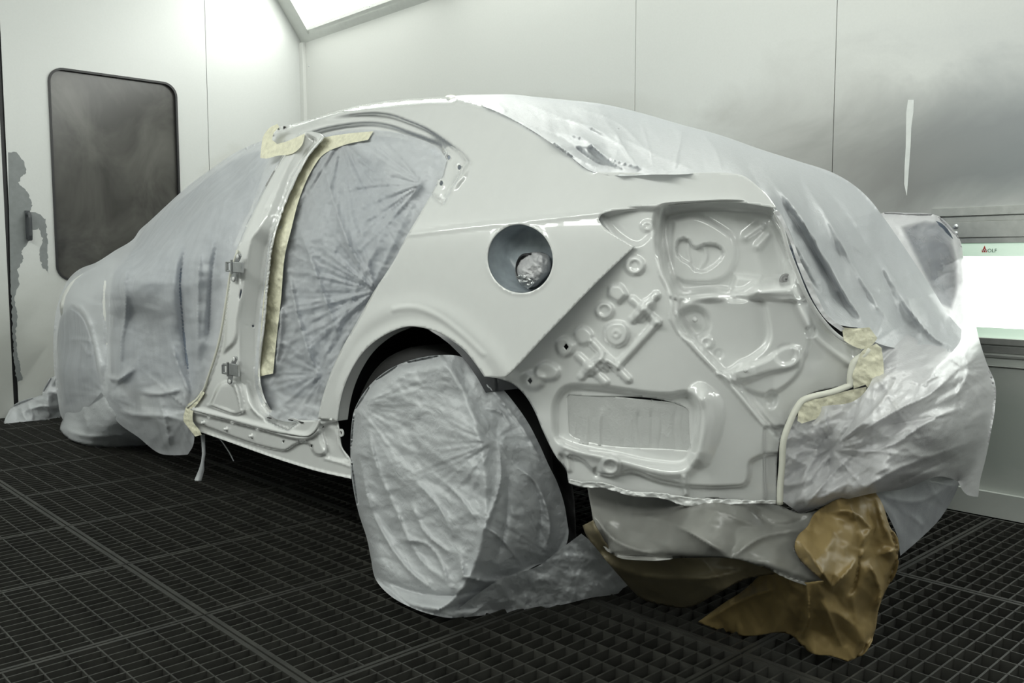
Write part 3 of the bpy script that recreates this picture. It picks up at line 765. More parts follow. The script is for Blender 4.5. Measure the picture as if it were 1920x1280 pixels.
# centre pillar
pill = [(552, 262), (560, 250), (576, 246), (600, 250), (610, 256), (596, 272), (574, 300), (552, 344), (530, 395), (514, 442), (506, 500), (500, 560), (495, 610), (488, 665), (486, 705), (491, 735), (503, 762), (520, 778), (552, 786), (582, 788), (600, 786),
    (592, 806), (578, 818), (520, 812), (460, 798), (357, 768), (358, 764), (377, 744), (395, 700), (412, 646), (426, 560), (434, 500), (450, 450), (480, 381), (524, 302)]
face = [(572, 248), (592, 261), (590, 268), (566, 300), (546, 330), (524, 399), (506, 462), (497, 540), (492, 600), (487, 665), (484, 720), (496, 756), (520, 776), (560, 792), (540, 805), (490, 785), (460, 745), (450, 690), (450, 640), (449, 597), (456, 540), (471, 450), (491, 421), (500, 390), (535, 320)]
bp = patch('centre_pillar', pill, S(-.006), PAINT, car, step=3, N_=(0, -1, 0), thick=.003, holes=[ell(450.5, 552, 2.6, 10, 20, 8), ell(474.5, 611, 2, 2.6, 12)],
    F=[('ramp', face, [(572, 248), (535, 320), (491, 421), (471, 450), (456, 540), (449, 597), (450, 690), (460, 745), (490, 785)], .0018, 30, 5), ('line', [(604, 258), (574, 294), (551, 338), (526, 396), (509, 446), (500, 520), (494, 600), (486, 665), (483, 712), (490, 745), (505, 768), (530, 782)], .012, 5),
       ('line', [(432, 520), (424, 570), (410, 650), (390, 710), (364, 762)], .006, 4), ('poly', [(436, 520), (448, 500), (452, 560), (446, 600), (440, 640), (420, 660)], .010, 8),
       ('poly', [(394, 760), (418, 718), (440, 718), (450, 745), (454, 772), (440, 776)], .012, 6), ('line', [(392, 760), (420, 768), (446, 776), (455, 770)], .004, 3),
       ('line', [(442, 722), (450, 745), (455, 768)], .008, 5), ('line', [(462, 722), (468, 745), (478, 768), (500, 784)], .008, 7),
       ('soft', [(357, 768), (420, 782), (480, 798), (540, 812), (578, 816), (594, 800), (600, 786)], .010, 5), ('disc', (462, 611), 1.5, 1.5, -.003, 2)], roll=[([(552, 262), (524, 302), (480, 381), (450, 450)], 7, .02)])
# door sill
sill = [(357, 764), (400, 774), (460, 790), (520, 806), (578, 813), (594, 796), (600, 784), (632, 786), (636, 812), (640, 838), (658, 866), (658, 897), (600, 884), (520, 860), (440, 832), (377, 810), (362, 806), (360, 790)]
sp_ = patch('sill', sill, S(.012), PAINT, car, step=3, N_=(0, -1, 0), thick=.003, holes=[ell(531, 828, 1.6, 2.6, 12), ell(584, 836, 1.8, 3, 12), ell(605, 800, 1.6, 2.8, 12)],
    F=[('poly', [(360, 788), (380, 797), (520, 843), (536, 844), (552, 834), (569, 828), (580, 832), (590, 850), (602, 853), (612, 846), (606, 800), (640, 780), (640, 700), (350, 700)], .012, 4),
       ('line', [(357, 770), (420, 785), (500, 806), (560, 820), (582, 818), (596, 806)], .012, 5), ('poly', [(598, 786), (632, 790), (637, 835), (655, 862), (625, 860), (606, 838)], -.006, 5),
       ('line', [(366, 808), (440, 833), (520, 861), (600, 885), (656, 897)], .006, 4), ('line', [(610, 860), (640, 868), (656, 874)], .004, 3)])
for (px, py) in ((389, 791), (432, 803), (479, 816)): stud(px, py, S(.012), .005, .012, 'sill_stud', PAINT, sp_, (0, -1, 0), .012)
b = MB(); p = at(640, 811, 'Y', 1.355)
b.lathe([(.006, -.002), (.011, -.002), (.011, .002), (.006, .002), (.006, -.002)], p, (0, 1, 0), 20); b.box((p[0]-.03, p[1]-.002, p[2]-.008), (p[0]-.009, p[1]+.002, p[2]+.010)); b.build('bracket_eye', PAINT, sp_)
for (px, py) in ((505, 783), (545, 787), (565, 791)):
    b = MB(); p = on_side([(px, py)], -.008)[0]; b.box((p[0]-.010, p[1]-.003, p[2]-.0015), (p[0]+.010, p[1]+.003, p[2]+.0008)); b.build('sill_slot', BLACK, bp)
# hinges on the pillar
def hinge(cx, cy, s=1.0):
    c = on_side([(cx, cy)], -.03)[0]; e = empty('door_hinge', c); e.parent = car; e.matrix_parent_inverse = Matrix.Translation(-Vector(car.location))
    def P(px, py, off=0): return at(cx+(px)*s, cy+(py)*s, 'Y', c[1]-off)
    def plate(pts, off, th, name, mat=STEEL):
        b = MB(); b.prism([tuple(P(x, y, off)) for (x, y) in smooth(pts, 2)], (0, th, 0)); return b.build(name, mat, e, bevel=.0012)
    hp = plate([(3, -24), (9, -24), (10, -20), (4, -6), (2, 8), (0, 26), (-4, 29), (-8, 26), (-8, 20), (-4, 4), (-2, -8)], 0, .004, 'hinge_leaf')
    kb = MB(); kb.box(P(-5, 11, .012), P(16, -9, .003)); kb.box(P(-17, 9, .012), P(-14, -10, .002)); kb.box(P(-17, -7, .010), P(-4, -10, .004)); kb.box(P(-17, 9, .010), P(-4, 6, .004)); kb.build('hinge_knuckle', STEEL, e, bevel=.002)
    pn = MB(); pn.tube([P(-7, 13, .010), P(-7, -13, .010)], .004, 12); pn.build('hinge_pin', STEEL, e)
    for (x, y) in ((5, -19), (-3, 23)):
        q = MB(); q.lathe([(.0075, 0), (.0075, .003), (.004, .004), (0, .004)], P(x, y, .001), (0, -1, 0), 18); q.build('hinge_bolt', PAINT, e, True)
    return e
hinge(441, 500); hinge(434, 692)

# wheel arch, underbody, hidden shell
wc = np.array([-1.875, 0, .335])
b = MB(); n = 24; v = []; f = []
for k in range(n+1):
    a_ = math.radians(38+150*k/n); v += [(wc[0]+.40*math.cos(a_), 1.385, wc[2]+.385*math.sin(a_)), (wc[0]+.40*math.cos(a_), 1.74, wc[2]+.385*math.sin(a_))]
for k in range(n): f.append([2*k, 2*k+1, 2*k+3, 2*k+2])
m = len(v); v.append((wc[0], 1.74, wc[2])); f += [[m, 2*k+1, 2*k+3] for k in range(n)]
link('wheel_arch_liner', mesh_of(v, f, True), simple('dark_arch_lining', (.035, .038, .042), rough=.35, var=.4, nscale=5), car)
def shell(name, st, mat, near=0, far=3.06):
    """hull from cross sections: (x, half-width inset, floor z, belt z, roof z, roof inset)"""
    v = []; f = []
    for (x, ins, z0, zb, zr, ri) in st:
        y0, y1 = 1.36+ins, far-ins
        pr = [(y0, z0), (y0, zb-.04), (y0+.03, zb), (y0+ri, zr-.04), (y0+ri+.10, zr), ((y0+y1)/2, zr+.015), (y1-ri-.10, zr), (y1-ri, zr-.04), (y1-.03, zb), (y1, zb-.04), (y1, z0)]
        v += [(x, y, z) for (y, z) in pr]
    k = 11
    for i in range(len(st)-1):
        for j in range(k): f.append([i*k+j, i*k+(j+1) % k, (i+1)*k+(j+1) % k, (i+1)*k+j])
    f += [list(range(k))[::-1], [(len(st)-1)*k+j for j in range(k)]]
    return link(name, mesh_of(v, f), mat, car)
shell('cabin_interior', [(-4.15, .40, .30, .80, .85, .1), (-3.35, .30, .30, .88, 1.22, .40), (-2.9, .30, .30, .90, 1.30, .42), (-2.42, .30, .33, .90, 1.30, .42)], CABIN)
shell('rear_cabin_interior', [(-2.40, .28, .74, .90, 1.32, .42), (-2.0, .28, .74, .90, 1.30, .42), (-1.6, .28, .74, .90, 1.05, .42), (-1.32, .34, .74, .86, .92, .4), (-1.2, .42, .74, .84, .88, .2)], CABIN)
shell('front_body', [(-5.20, .50, .30, .50, .52, .1), (-4.8, .45, .45, .60, .64, .12), (-4.26, .42, .50, .70, .74, .16)], SHELLW, far=2.95)
b = MB(); b.box((-5.1, 1.95, .28), (-1.25, 2.75, .72)); b.box((-4.0, 1.6, .30), (-2.4, 2.95, .34)); b.box((-1.25, 1.85, .3), (-1.15, 2.3, .74)); b.build('underbody', DARK, car)

# wheels
def wheel(x, y, nm='wheel'):
    e = empty(nm, (x, y, .33)); e.parent = car; e.matrix_parent_inverse = Matrix.Translation(-Vector(car.location))
    b = MB(); b.lathe([(.215, -.01), (.24, -.012), (.30, -.008), (.318, .01), (.326, .04), (.326, .16), (.318, .19), (.24, .205), (.215, .2)], (x, y, .33), (0, 1, 0), 56); b.build('tyre', TYRE, e, True)
    r = MB(); r.lathe([(.215, -.008), (.205, .01), (.2, .06), (.06, .05), (.055, .03), (0, .03)], (x, y, .33), (0, 1, 0), 48)
    for k in range(5):
        a_ = 2*math.pi*k/5; d_ = np.array([math.cos(a_), 0, math.sin(a_)]); c_ = np.array([x, y+.02, .33]); r.tube([c_+d_*.04, c_+d_*.2], [.028, .018], 8)
    r.build('rim', ALU, e, True)
wheel(-1.875, 1.42); wheel(-4.50, 1.66)

#==FILMS==
# ------------------------------------------------------------------ masking sheets
# over the rear glass, boot and tail
tf_out = [(838, 182), (870, 178), (900, 177.5), (960, 177), (1000, 181), (1060, 187), (1130, 195), (1200, 211), (1280, 234), (1350, 253), (1430, 281), (1500, 303), (1560, 323), (1600, 346), (1630, 373), (1655, 405), (1690, 455), (1720, 500), (1750, 545), (1780, 592), (1803, 618),
    (1800, 640), (1785, 660), (1767, 697), (1752, 684), (1735, 690), (1718, 676), (1704, 690), (1696, 655), (1660, 648), (1640, 640), (1622, 618), (1590, 612), (1560, 604), (1540, 575), (1520, 535), (1500, 492), (1484, 442), (1466, 408), (1450, 394), (1440, 372), (1418, 350), (1392, 331),
    (1250, 327), (1112, 322), (1060, 286), (1000, 246), (940, 213), (880, 191)]
def hug(px, py, off): return (px, py, 'Y', float(on_side([(px, py)])[0][1]+off))
tf_s = tps([(845, 182, 'Y', 1.70), hug(900, 198, .03), hug(1000, 246, .012), hug(1060, 286, .01), hug(1112, 322, .008), hug(1180, 326, .008), hug(1250, 328, .008), hug(1320, 329, .008), hug(1392, 332, .008), hug(1442, 374, .008), (1450, 394, 'Y', 1.61), (1540, 575, 'Y', 1.72), (1640, 640, 'Y', 1.83),
    (900, 177, 'Y', 2.05), (1000, 181, 'Y', 2.3), (1130, 195, 'Y', 2.4), (1280, 234, 'Y', 2.5), (1430, 281, 'Y', 2.6), (1560, 323, 'Y', 2.66), (1630, 373, 'Y', 2.62), (1690, 455, 'Y', 2.55), (1780, 592, 'Y', 2.45), (1800, 640, 'Y', 2.4),
    (1200, 265, 'Y', 2.0), (1400, 310, 'Y', 1.95), (1600, 480, 'Y', 2.05), (1700, 640, 'Y', 2.12), (1520, 420, 'Y', 1.85)])
TF = [('wave', 75, 60, .016, 3), ('crumple', 60, .030, 60, 2.5, 11), ('crumple', 22, .007, 60, 2.5, 15),
    ('fold', [(905, 190), (960, 230), (1020, 262), (1080, 275), (1160, 262)], 0.0532, 8.4), ('fold', [(960, 182), (1040, 215), (1110, 240), (1180, 262)], 0.0484, 9.8),
    ('fold', [(1000, 238), (1060, 262), (1110, 300), (1160, 318)], -0.0484, 5.6), ('fold', [(1040, 250), (1090, 258), (1130, 290), (1230, 322)], 0.0605, 4.9), ('fold', [(1150, 240), (1170, 280), (1200, 318)], 0.0484, 4.2),
    ('fold', [(1160, 255), (1230, 290), (1310, 322)], 0.0387, 5.6), ('fold', [(1280, 236), (1272, 280), (1262, 325)], 0.0436, 6.3), ('fold', [(900, 188), (918, 208)], 0.0484, 2.8), ('fold', [(930, 190), (950, 212)], 0.0484, 3.5),
    ('fold', [(1395, 300), (1430, 360), (1480, 450), (1530, 540), (1560, 590)], -0.0532, 6.3), ('fold', [(1430, 318), (1480, 380), (1540, 470), (1590, 560), (1630, 620)], 0.0629, 5.6), ('fold', [(1445, 345), (1500, 430), (1560, 530), (1610, 610)], -0.0436, 4.2),
    ('fold', [(1500, 330), (1545, 400), (1600, 500), (1650, 580), (1690, 640)], 0.0484, 8.4), ('fold', [(1530, 330), (1600, 420), (1660, 520), (1700, 630)], -0.0290, 6.3), ('fold', [(1600, 430), (1680, 540), (1740, 640)], 0.0242, 9.8),
    ('fold', [(1690, 560), (1720, 600), (1760, 640), (1790, 650)], 0.0387, 4.2), ('fan', (1640, 640), 0.0049, 26, 8, 90, 3), ('fan', (1262, 326), 0.0042, 22, 6, 60, 5), ('fan', (1150, 320), 0.0049, 24, 6, 70, 8),
    ('fold', [(1705, 690), (1712, 655), (1730, 640)], 0.0484, 3.5), ('fold', [(1750, 684), (1748, 650)], 0.0484, 3.5), ('fold', [(1768, 695), (1780, 650)], 0.0484, 2.8),
    ('fold', [(1010, 215), (1100, 235), (1190, 290)], .03, 4), ('fold', [(1070, 200), (1150, 225), (1230, 300)], .03, 5), ('fold', [(1200, 225), (1215, 270), (1225, 318)], .03, 3), ('fold', [(1320, 250), (1345, 290), (1352, 322)], .03, 5),
    ('fold', [(1030, 262), (1080, 296), (1130, 318)], .03, 3), ('fold', [(1100, 262), (1140, 300), (1180, 322)], .035, 3), ('fold', [(980, 235), (1030, 270), (1090, 305)], -.03, 3), ('fold', [(1640, 470), (1700, 560), (1730, 620)], .02, 4), ('fold', [(1470, 350), (1520, 440), (1570, 540)], .03, 3), ('crumple', 11, .003, 50, 2.5, 19)]
o = patch('plastic_sheet', tf_out, tf_s, FILM_T, None, TF, step=3.2, thick=0, N_=(.6, -.75, .3),
    roll=[([(870, 178), (960, 177), (1060, 187), (1200, 211), (1350, 253), (1500, 303), (1600, 346), (1655, 405), (1720, 500), (1780, 592)], 22, .07)],
    opac=[([(800, 100), (1900, 100), (1900, 800), (1300, 700)], .1, 5), ([(860, 175), (1130, 190), (1280, 320), (1115, 325), (1000, 245)], -.15, 30), ([(1300, 240), (1600, 340), (1800, 620), (1700, 660), (1560, 420), (1400, 320)], .15, 60)])
tag(o, 'large translucent plastic sheet draped over the rear window, boot and tail of the car', 'plastic sheet')
# torn grey marks printed on that sheet
b = MB()
def surfpts(pts, s, off=.004): q = s(np.array(pts, float)); d = (CAM-q); return q+d/np.linalg.norm(d, axis=1, keepdims=True)*off
GM = simple('grey_ink', (.18, .19, .20), rough=.5)
for k, L in enumerate([[(1157, 240), (1168, 242), (1176, 251), (1170, 250), (1160, 244)], [(1184, 256), (1192, 259), (1200, 262), (1208, 260), (1203, 265), (1207, 268), (1196, 267), (1190, 270), (1192, 264)], [(1180, 264), (1188, 268), (1192, 272), (1184, 270)]]):
    q = surfpts(L, tf_s, .02); b.prism([tuple(p) for p in q], (0, .001, .001))
b.build('printed_mark', GM, o)

# over the rear end below: shiny, tightly wrinkled
bf_out = [(1465, 938), (1463, 900), (1468, 830), (1480, 800), (1500, 775), (1540, 762), (1600, 752), (1625, 730), (1640, 690), (1632, 655), (1600, 600), (1580, 520), (1600, 440), (1652, 400), (1700, 399), (1757, 404), (1778, 420), (1800, 450), (1806, 480), (1812, 520), (1822, 560), (1832, 620), (1850, 680),
    (1866, 720), (1866, 760), (1858, 810), (1848, 860), (1838, 900), (1834, 931), (1822, 930), (1810, 925), (1795, 900), (1760, 893), (1700, 915), (1640, 924), (1580, 938), (1530, 952), (1500, 963)]
bf_s = tps([(1465, 938, 'Y', 1.68), (1468, 830, 'Y', 1.65), (1540, 765, 'Y', 1.72), (1640, 690, 'Y', 1.86), (1600, 600, 'Y', 1.95), (1600, 440, 'Y', 2.6), (1652, 400, 'Y', 2.85), (1757, 404, 'Y', 2.98), (1806, 480, 'Y', 2.98), (1832, 620, 'Y', 2.95), (1866, 740, 'Y', 2.92), (1848, 860, 'Y', 2.88), (1834, 931, 'Y', 2.85),
    (1700, 500, 'Y', 2.68), (1760, 600, 'Y', 2.66), (1700, 760, 'X', -.72), (1750, 700, 'X', -.76), (1780, 820, 'X', -.75), (1650, 860, 'X', -.74), (1560, 880, 'Y', 1.70), (1700, 912, 'X', -.80), (1580, 938, 'Y', 1.72), (1795, 900, 'Y', 2.6)])
BF = [('crumple', 70, .040, -35, 2.2, 21), ('crumple', 30, .017, -30, 2, 27), ('mask', [(1680, 420), (1735, 405), (1765, 410), (1790, 440), (1800, 490), (1800, 540), (1780, 600), (1750, 590)], .15, 14), ('crumple', 12, .004, -30, 2, 29),
    ('fan', (1558, 842), 0.0059, 30, 10, 120, 4), ('fan', (1640, 700), 0.0042, 26, 8, 150, 7), ('fan', (1805, 690), 0.0063, 26, 8, 110, 9), ('fan', (1470, 850), 0.0029, 22, 6, 60, 12),
    ('fold', [(1620, 700), (1600, 780), (1560, 840), (1500, 870)], -.02, 10), ('fold', [(1690, 700), (1640, 770), (1560, 840)], .03, 9), ('fold', [(1800, 690), (1740, 740), (1680, 770), (1600, 820)], .04, 9), ('fold', [(1812, 760), (1740, 790), (1680, 830), (1620, 850)], .035, 8),
    ('fold', [(1640, 800), (1700, 790), (1790, 780)], -.03, 8), ('fold', [(1520, 800), (1530, 850), (1500, 900)], .014, 8), ('fold', [(1500, 960), (1560, 890), (1600, 850)], .024, 6), ('fold', [(1600, 930), (1680, 880), (1760, 850), (1840, 820)], .034, 10),
    ('fold', [(1660, 918), (1720, 890), (1800, 850)], -.03, 7), ('fold', [(1790, 690), (1830, 740), (1850, 800), (1840, 880)], .03, 9), ('fold', [(1800, 640), (1815, 690), (1800, 730), (1770, 760)], .03, 7), ('fold', [(1780, 700), (1800, 760), (1810, 830)], -.03, 8),
    ('fold', [(1755, 500), (1790, 490), (1800, 480)], .012, 4), ('fold', [(1745, 525), (1780, 512), (1800, 510)], .012, 4), ('fold', [(1765, 545), (1800, 535)], .012, 4), ('fold', [(1700, 430), (1740, 410), (1760, 404)], .012, 4), ('fold', [(1780, 420), (1802, 480), (1815, 560), (1830, 640)], .02, 8)]
o = patch('plastic_sheet', bf_out, bf_s, FILM_G, None, BF, step=3.0, thick=0, N_=(.75, -.6, .1),
    roll=[([(1652, 400), (1757, 404), (1800, 450), (1822, 560), (1850, 680), (1866, 740), (1848, 860), (1834, 931)], 26, .12), ([(1795, 900), (1700, 915), (1580, 938), (1500, 963)], 22, .06)],
    opac=[([(1690, 425), (1735, 412), (1765, 418), (1785, 445), (1795, 490), (1797, 540), (1785, 580), (1760, 570)], -.72, 12), ([(1650, 395), (1760, 400), (1815, 500), (1830, 640), (1800, 640), (1795, 500), (1760, 420), (1660, 415)], .1, 10)])
tag(o, 'shiny crinkled plastic sheet taped around the rear bumper area and far rear corner', 'plastic sheet')
patch('film_backing', [(1480, 930), (1485, 840), (1520, 790), (1620, 765), (1660, 700), (1650, 600), (1690, 450), (1780, 600), (1810, 660), (1835, 720), (1825, 860), (1790, 885), (1700, 900), (1600, 925)], lambda P: bf_s(P)+rays(P)*.07, simple('grey_backing', (.30, .30, .31), rough=.5), car, step=9, thick=.01)  # added grey layer that keeps lamp and wall from showing through the film
# dark lamp opening behind the thin place in that sheet
dk = patch('tail_lamp_opening', [(1692, 424), (1735, 412), (1765, 418), (1786, 445), (1796, 490), (1798, 540), (1786, 585), (1762, 580), (1725, 520), (1700, 470)], lambda P: bf_s(P)+rays(P)*.03, simple('dark_blue_opening', (.045, .06, .085), rough=.5, var=.3), car, step=8, thick=.01)
# clear skirt hanging below it
sk_s = tps([(1640, 922, 'X', -.86), (1790, 890, 'X', -.92), (1690, 1035, 'X', -.90), (1780, 950, 'X', -1.0), (1660, 960, 'X', -.86)])
o = patch('plastic_sheet', [(1628, 925), (1700, 905), (1765, 885), (1800, 905), (1786, 935), (1760, 975), (1725, 1010), (1688, 1042), (1684, 1010), (1672, 980), (1655, 950)], sk_s, FILM_C, None,
    [('crumple', 40, .02, 55, 2, 31), ('fold', [(1650, 935), (1680, 980), (1690, 1020)], .02, 6), ('fold', [(1700, 960), (1730, 985), (1760, 920)], .02, 5), ('fold', [(1650, 930), (1720, 940), (1790, 905)], .02, 8)], step=3.5, thick=0, N_=(.75, -.6, 0))
tag(o, 'dark see-through plastic flap hanging below the bumper area behind the brown paper', 'plastic sheet')
# over the windscreen, front door and wing
ff_out = [(545, 263), (520, 262), (498, 263), (470, 272), (440, 287), (400, 314), (350, 351), (310, 387), (280, 415), (262, 431), (250, 448), (215, 470), (180, 492), (150, 504), (130, 521), (115, 549), (104, 590), (100, 640), (102, 700), (108, 745), (117, 785), (135, 800), (160, 770), (190, 735),
    (200, 750), (220, 790), (260, 820), (300, 850), (325, 853), (352, 852), (362, 835), (364, 808), (358, 790), (356, 768), (372, 748), (392, 700), (410, 640), (426, 560), (434, 500), (452, 450), (482, 381), (524, 302)]
ff_s = tps([(545, 263, 'Y', 1.55), (524, 302, 'Y', 1.51), (482, 381, 'Y', 1.43), (452, 450, 'Y', 1.385), (426, 560, 'Y', 1.37), (392, 700, 'Y', 1.36), (356, 780, 'Y', 1.36), (330, 840, 'Y', 1.42), (250, 800, 'Y', 1.38),
    (350, 620, 'Y', 1.35), (250, 600, 'Y', 1.345), (300, 480, 'Y', 1.36), (400, 380, 'Y', 1.45), (220, 500, 'Y', 1.37), (180, 560, 'Y', 1.37), (190, 700, 'Y', 1.36), (130, 700, 'Y', 1.42), (150, 560, 'Y', 1.42),
    (470, 272, 'Y', 1.75), (350, 351, 'Y', 1.70), (280, 415, 'Y', 1.66), (215, 470, 'Y', 1.70), (150, 504, 'Y', 1.65), (104, 590, 'Y', 1.57), (100, 640, 'Y', 1.58), (117, 785, 'Y', 1.5)])
FF = [('wave', 8, 46, .007, 5), ('crumple', 70, .010, 80, 2.8, 41), ('crumple', 24, .0018, 80, 2.5, 42),
    ('fold', [(352, 440), (338, 520), (342, 600), (352, 690), (362, 750)], -0.0450, 5.6), ('fold', [(408, 440), (396, 520), (392, 600), (390, 660)], -0.0375, 4.2), ('fold', [(375, 450), (372, 560), (372, 680)], 0.0300, 6.3),
    ('fold', [(238, 470), (235, 520), (236, 590), (228, 640), (226, 720)], 0.0300, 5.6), ('fold', [(200, 500), (195, 560), (200, 640), (196, 740)], -0.0300, 4.2), ('fold', [(262, 432), (240, 500), (236, 530)], 0.0300, 4.2),
    ('fold', [(120, 580), (132, 568), (150, 576), (166, 600), (180, 650), (192, 710)], 0.0390, 4.2), ('fold', [(128, 638), (150, 636), (180, 642)], 0.0210, 3.5), ('fold', [(150, 640), (165, 665), (180, 660)], 0.0180, 3.5),
    ('fold', [(200, 705), (220, 712), (240, 700), (255, 690)], 0.0375, 4.2), ('fold', [(265, 735), (300, 738), (340, 730)], 0.0375, 4.9), ('fold', [(222, 770), (260, 778), (310, 780), (350, 790)], 0.0300, 4.9), ('fold', [(320, 640), (340, 700), (360, 745)], 0.0300, 4.2),
    ('fold', [(480, 290), (468, 320), (480, 350)], 0.0225, 4.2), ('fold', [(505, 295), (490, 330), (470, 400)], 0.0180, 4.2), ('fold', [(300, 740), (310, 790), (320, 840)], 0.0300, 4.2), ('fold', [(108, 540), (150, 520), (180, 515)], 0.0150, 5.6),
    ('fan', (356, 770), 0.0080, 26, 6, 90, 6), ('fan', (200, 740), 0.0056, 20, 6, 60, 2), ('crumple', 30, .008, 10, 1.5, 44)]
sil_f = [(498, 263), (440, 287), (350, 351), (280, 415), (215, 470), (150, 504), (115, 549), (100, 640), (108, 745)]
o = patch('plastic_sheet', ff_out, ff_s, FILM, None, FF, step=3.6, thick=0, N_=(.35, -.93, .1), roll=[(sil_f, 20, .10)],
    opac=[([(100, 640), (104, 590), (115, 549), (150, 504), (215, 470), (262, 431), (245, 470), (205, 520), (200, 740), (190, 720), (178, 640), (160, 590), (135, 565), (115, 590)], .35, 10), ([(260, 710), (350, 720), (360, 800), (300, 790)], .2, 16),
          ([(112, 600), (135, 575), (158, 600), (176, 660), (190, 730), (120, 760)], -.12, 10)])
tag(o, 'translucent plastic sheet hanging from roof edge over the windscreen, front door and wing', 'plastic sheet')
# what shows through that sheet
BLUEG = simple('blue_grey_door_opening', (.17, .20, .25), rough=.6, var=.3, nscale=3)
def under(name, out, surf, k, mat, step=9): return patch(name, out, lambda P: surf(P)+rays(P)*k, mat, car, step=step, thick=.004)
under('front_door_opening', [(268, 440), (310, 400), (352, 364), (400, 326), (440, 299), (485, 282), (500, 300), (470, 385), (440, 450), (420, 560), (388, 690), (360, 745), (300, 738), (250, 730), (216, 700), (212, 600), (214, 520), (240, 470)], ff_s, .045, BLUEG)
under('front_wing', [(112, 570), (132, 530), (180, 500), (225, 480), (210, 520), (207, 600), (207, 735), (198, 742), (188, 690), (172, 615), (152, 582), (132, 570), (114, 592)], ff_s, .02, SHELLW)
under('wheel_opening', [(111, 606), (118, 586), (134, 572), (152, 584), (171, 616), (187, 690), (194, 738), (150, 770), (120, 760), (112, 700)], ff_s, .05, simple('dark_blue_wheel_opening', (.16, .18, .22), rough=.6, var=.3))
under('front_sill', [(262, 742), (350, 752), (352, 792), (300, 790), (268, 775)], ff_s, .02, SHELLW)
# front wheel wrapped
fw_s = tps([(118, 700, 'Y', 1.50), (118, 790, 'Y', 1.47), (190, 720, 'Y', 1.39), (200, 800, 'Y', 1.39), (290, 833, 'Z', .004), (205, 837, 'Z', .004), (150, 831, 'Z', .006), (300, 790, 'Y', 1.48), (120, 818, 'Z', .01)])
o = patch('wheel_cover', [(106, 690), (130, 680), (200, 700), (260, 770), (300, 812), (318, 830), (290, 834), (250, 837), (205, 838), (170, 836), (145, 830), (125, 820), (112, 806), (114, 795), (120, 780)], fw_s, FILM_W, None,
    [('fold', [(116, 800), (140, 812), (170, 818), (240, 815), (300, 822)], .035, 8), ('fold', [(120, 815), (160, 830), (220, 833), (290, 830)], .02, 5), ('fold', [(150, 740), (160, 780), (165, 815)], .03, 8), ('crumple', 34, .02, 60, 1.6, 51), ('crumple', 14, .005, 20, 1.5, 52)], step=3, roll=[([(106, 690), (120, 780), (112, 806), (125, 820)], 10, .05)], N_=(.4, -.9, 0))
tag(o, 'plastic wrapping gathered around the front wheel down to the grate floor', 'wheel cover')
# loose bunch of film on the floor in front
bn_s = tps([(10, 793, 'Z', .003), (60, 789, 'Z', .003), (110, 782, 'Z', .003), (105, 705, 'Y', 1.56), (80, 740, 'Y', 1.50), (40, 752, 'Y', 1.43), (30, 770, 'Y', 1.40)])
o = patch('crumpled_film', [(6, 794), (12, 780), (22, 763), (40, 752), (60, 746), (78, 740), (86, 722), (98, 706), (106, 704), (112, 730), (118, 770), (112, 785), (90, 787), (60, 789), (30, 792)], bn_s, FILM_W, None,
    [('fold', [(30, 780), (60, 765), (100, 760)], .04, 9), ('fold', [(90, 740), (92, 770), (95, 785)], .03, 6), ('fold', [(50, 752), (60, 775), (62, 788)], .03, 6), ('crumple', 22, .02, 30, 1.6, 61)], step=2.2, roll=[([(6, 794), (22, 763), (78, 740), (98, 706)], 9, .06)])
tag(o, 'loose white bunch of plastic film lying on the floor beyond the front wheel', 'film')

# inside the rear door opening
rd_out = [(596, 262), (620, 250), (670, 244), (721, 245), (775, 257), (822, 278), (838, 300), (824, 346), (800, 392), (772, 440), (744, 494), (706, 552), (676, 606), (648, 660), (628, 708), (610, 760), (604, 792), (560, 792), (515, 784), (494, 762), (482, 735), (478, 700), (482, 640), (490, 560), (498, 500), (508, 440), (524, 395), (546, 344), (570, 300)]
RD = [('wave', 25, 34, .006, 7), ('fan', (792, 345), 0.0050, 40, 8, 130, 11, 130, 230), ('fan', (705, 545), 0.0057, 44, 8, 170, 13, 110, 260), ('fan', (606, 700), 0.0034, 40, 8, 160, 15), ('fan', (640, 262), 0.0037, 44, 8, 260, 19, 40, 140), ('crumple', 50, .006, 70, 3, 71), ('crumple', 18, .0016, 60, 2.5, 72),
    ('fold', [(600, 290), (640, 420), (680, 520), (700, 560)], .018, 7), ('fold', [(560, 420), (610, 560), (640, 640)], .02, 7), ('fold', [(540, 500), (560, 600), (600, 720)], .02, 6), ('fold', [(530, 560), (525, 640), (515, 700)], .016, 5), ('crumple', 12, .003, 0, 1.4, 73)]
o = patch('plastic_sheet', rd_out, S(.03), FILM, None, RD, step=3, thick=0, N_=(0, -1, 0),
    opac=[([(640, 262), (780, 262), (838, 300), (800, 392), (760, 400), (720, 300)], .30, 40), ([(490, 690), (530, 740), (610, 760), (600, 792), (500, 780)], .35, 18)])
tag(o, 'translucent plastic sheet stretched across the rear door opening', 'plastic sheet')

under('rear_seat_opening', [(604, 275), (660, 256), (721, 256), (775, 268), (812, 300), (790, 380), (760, 435), (700, 545), (640, 655), (604, 740), (560, 750), (510, 720), (500, 640), (506, 540), (524, 440), (552, 360), (580, 300)], S(.05), .03, BLUEG)
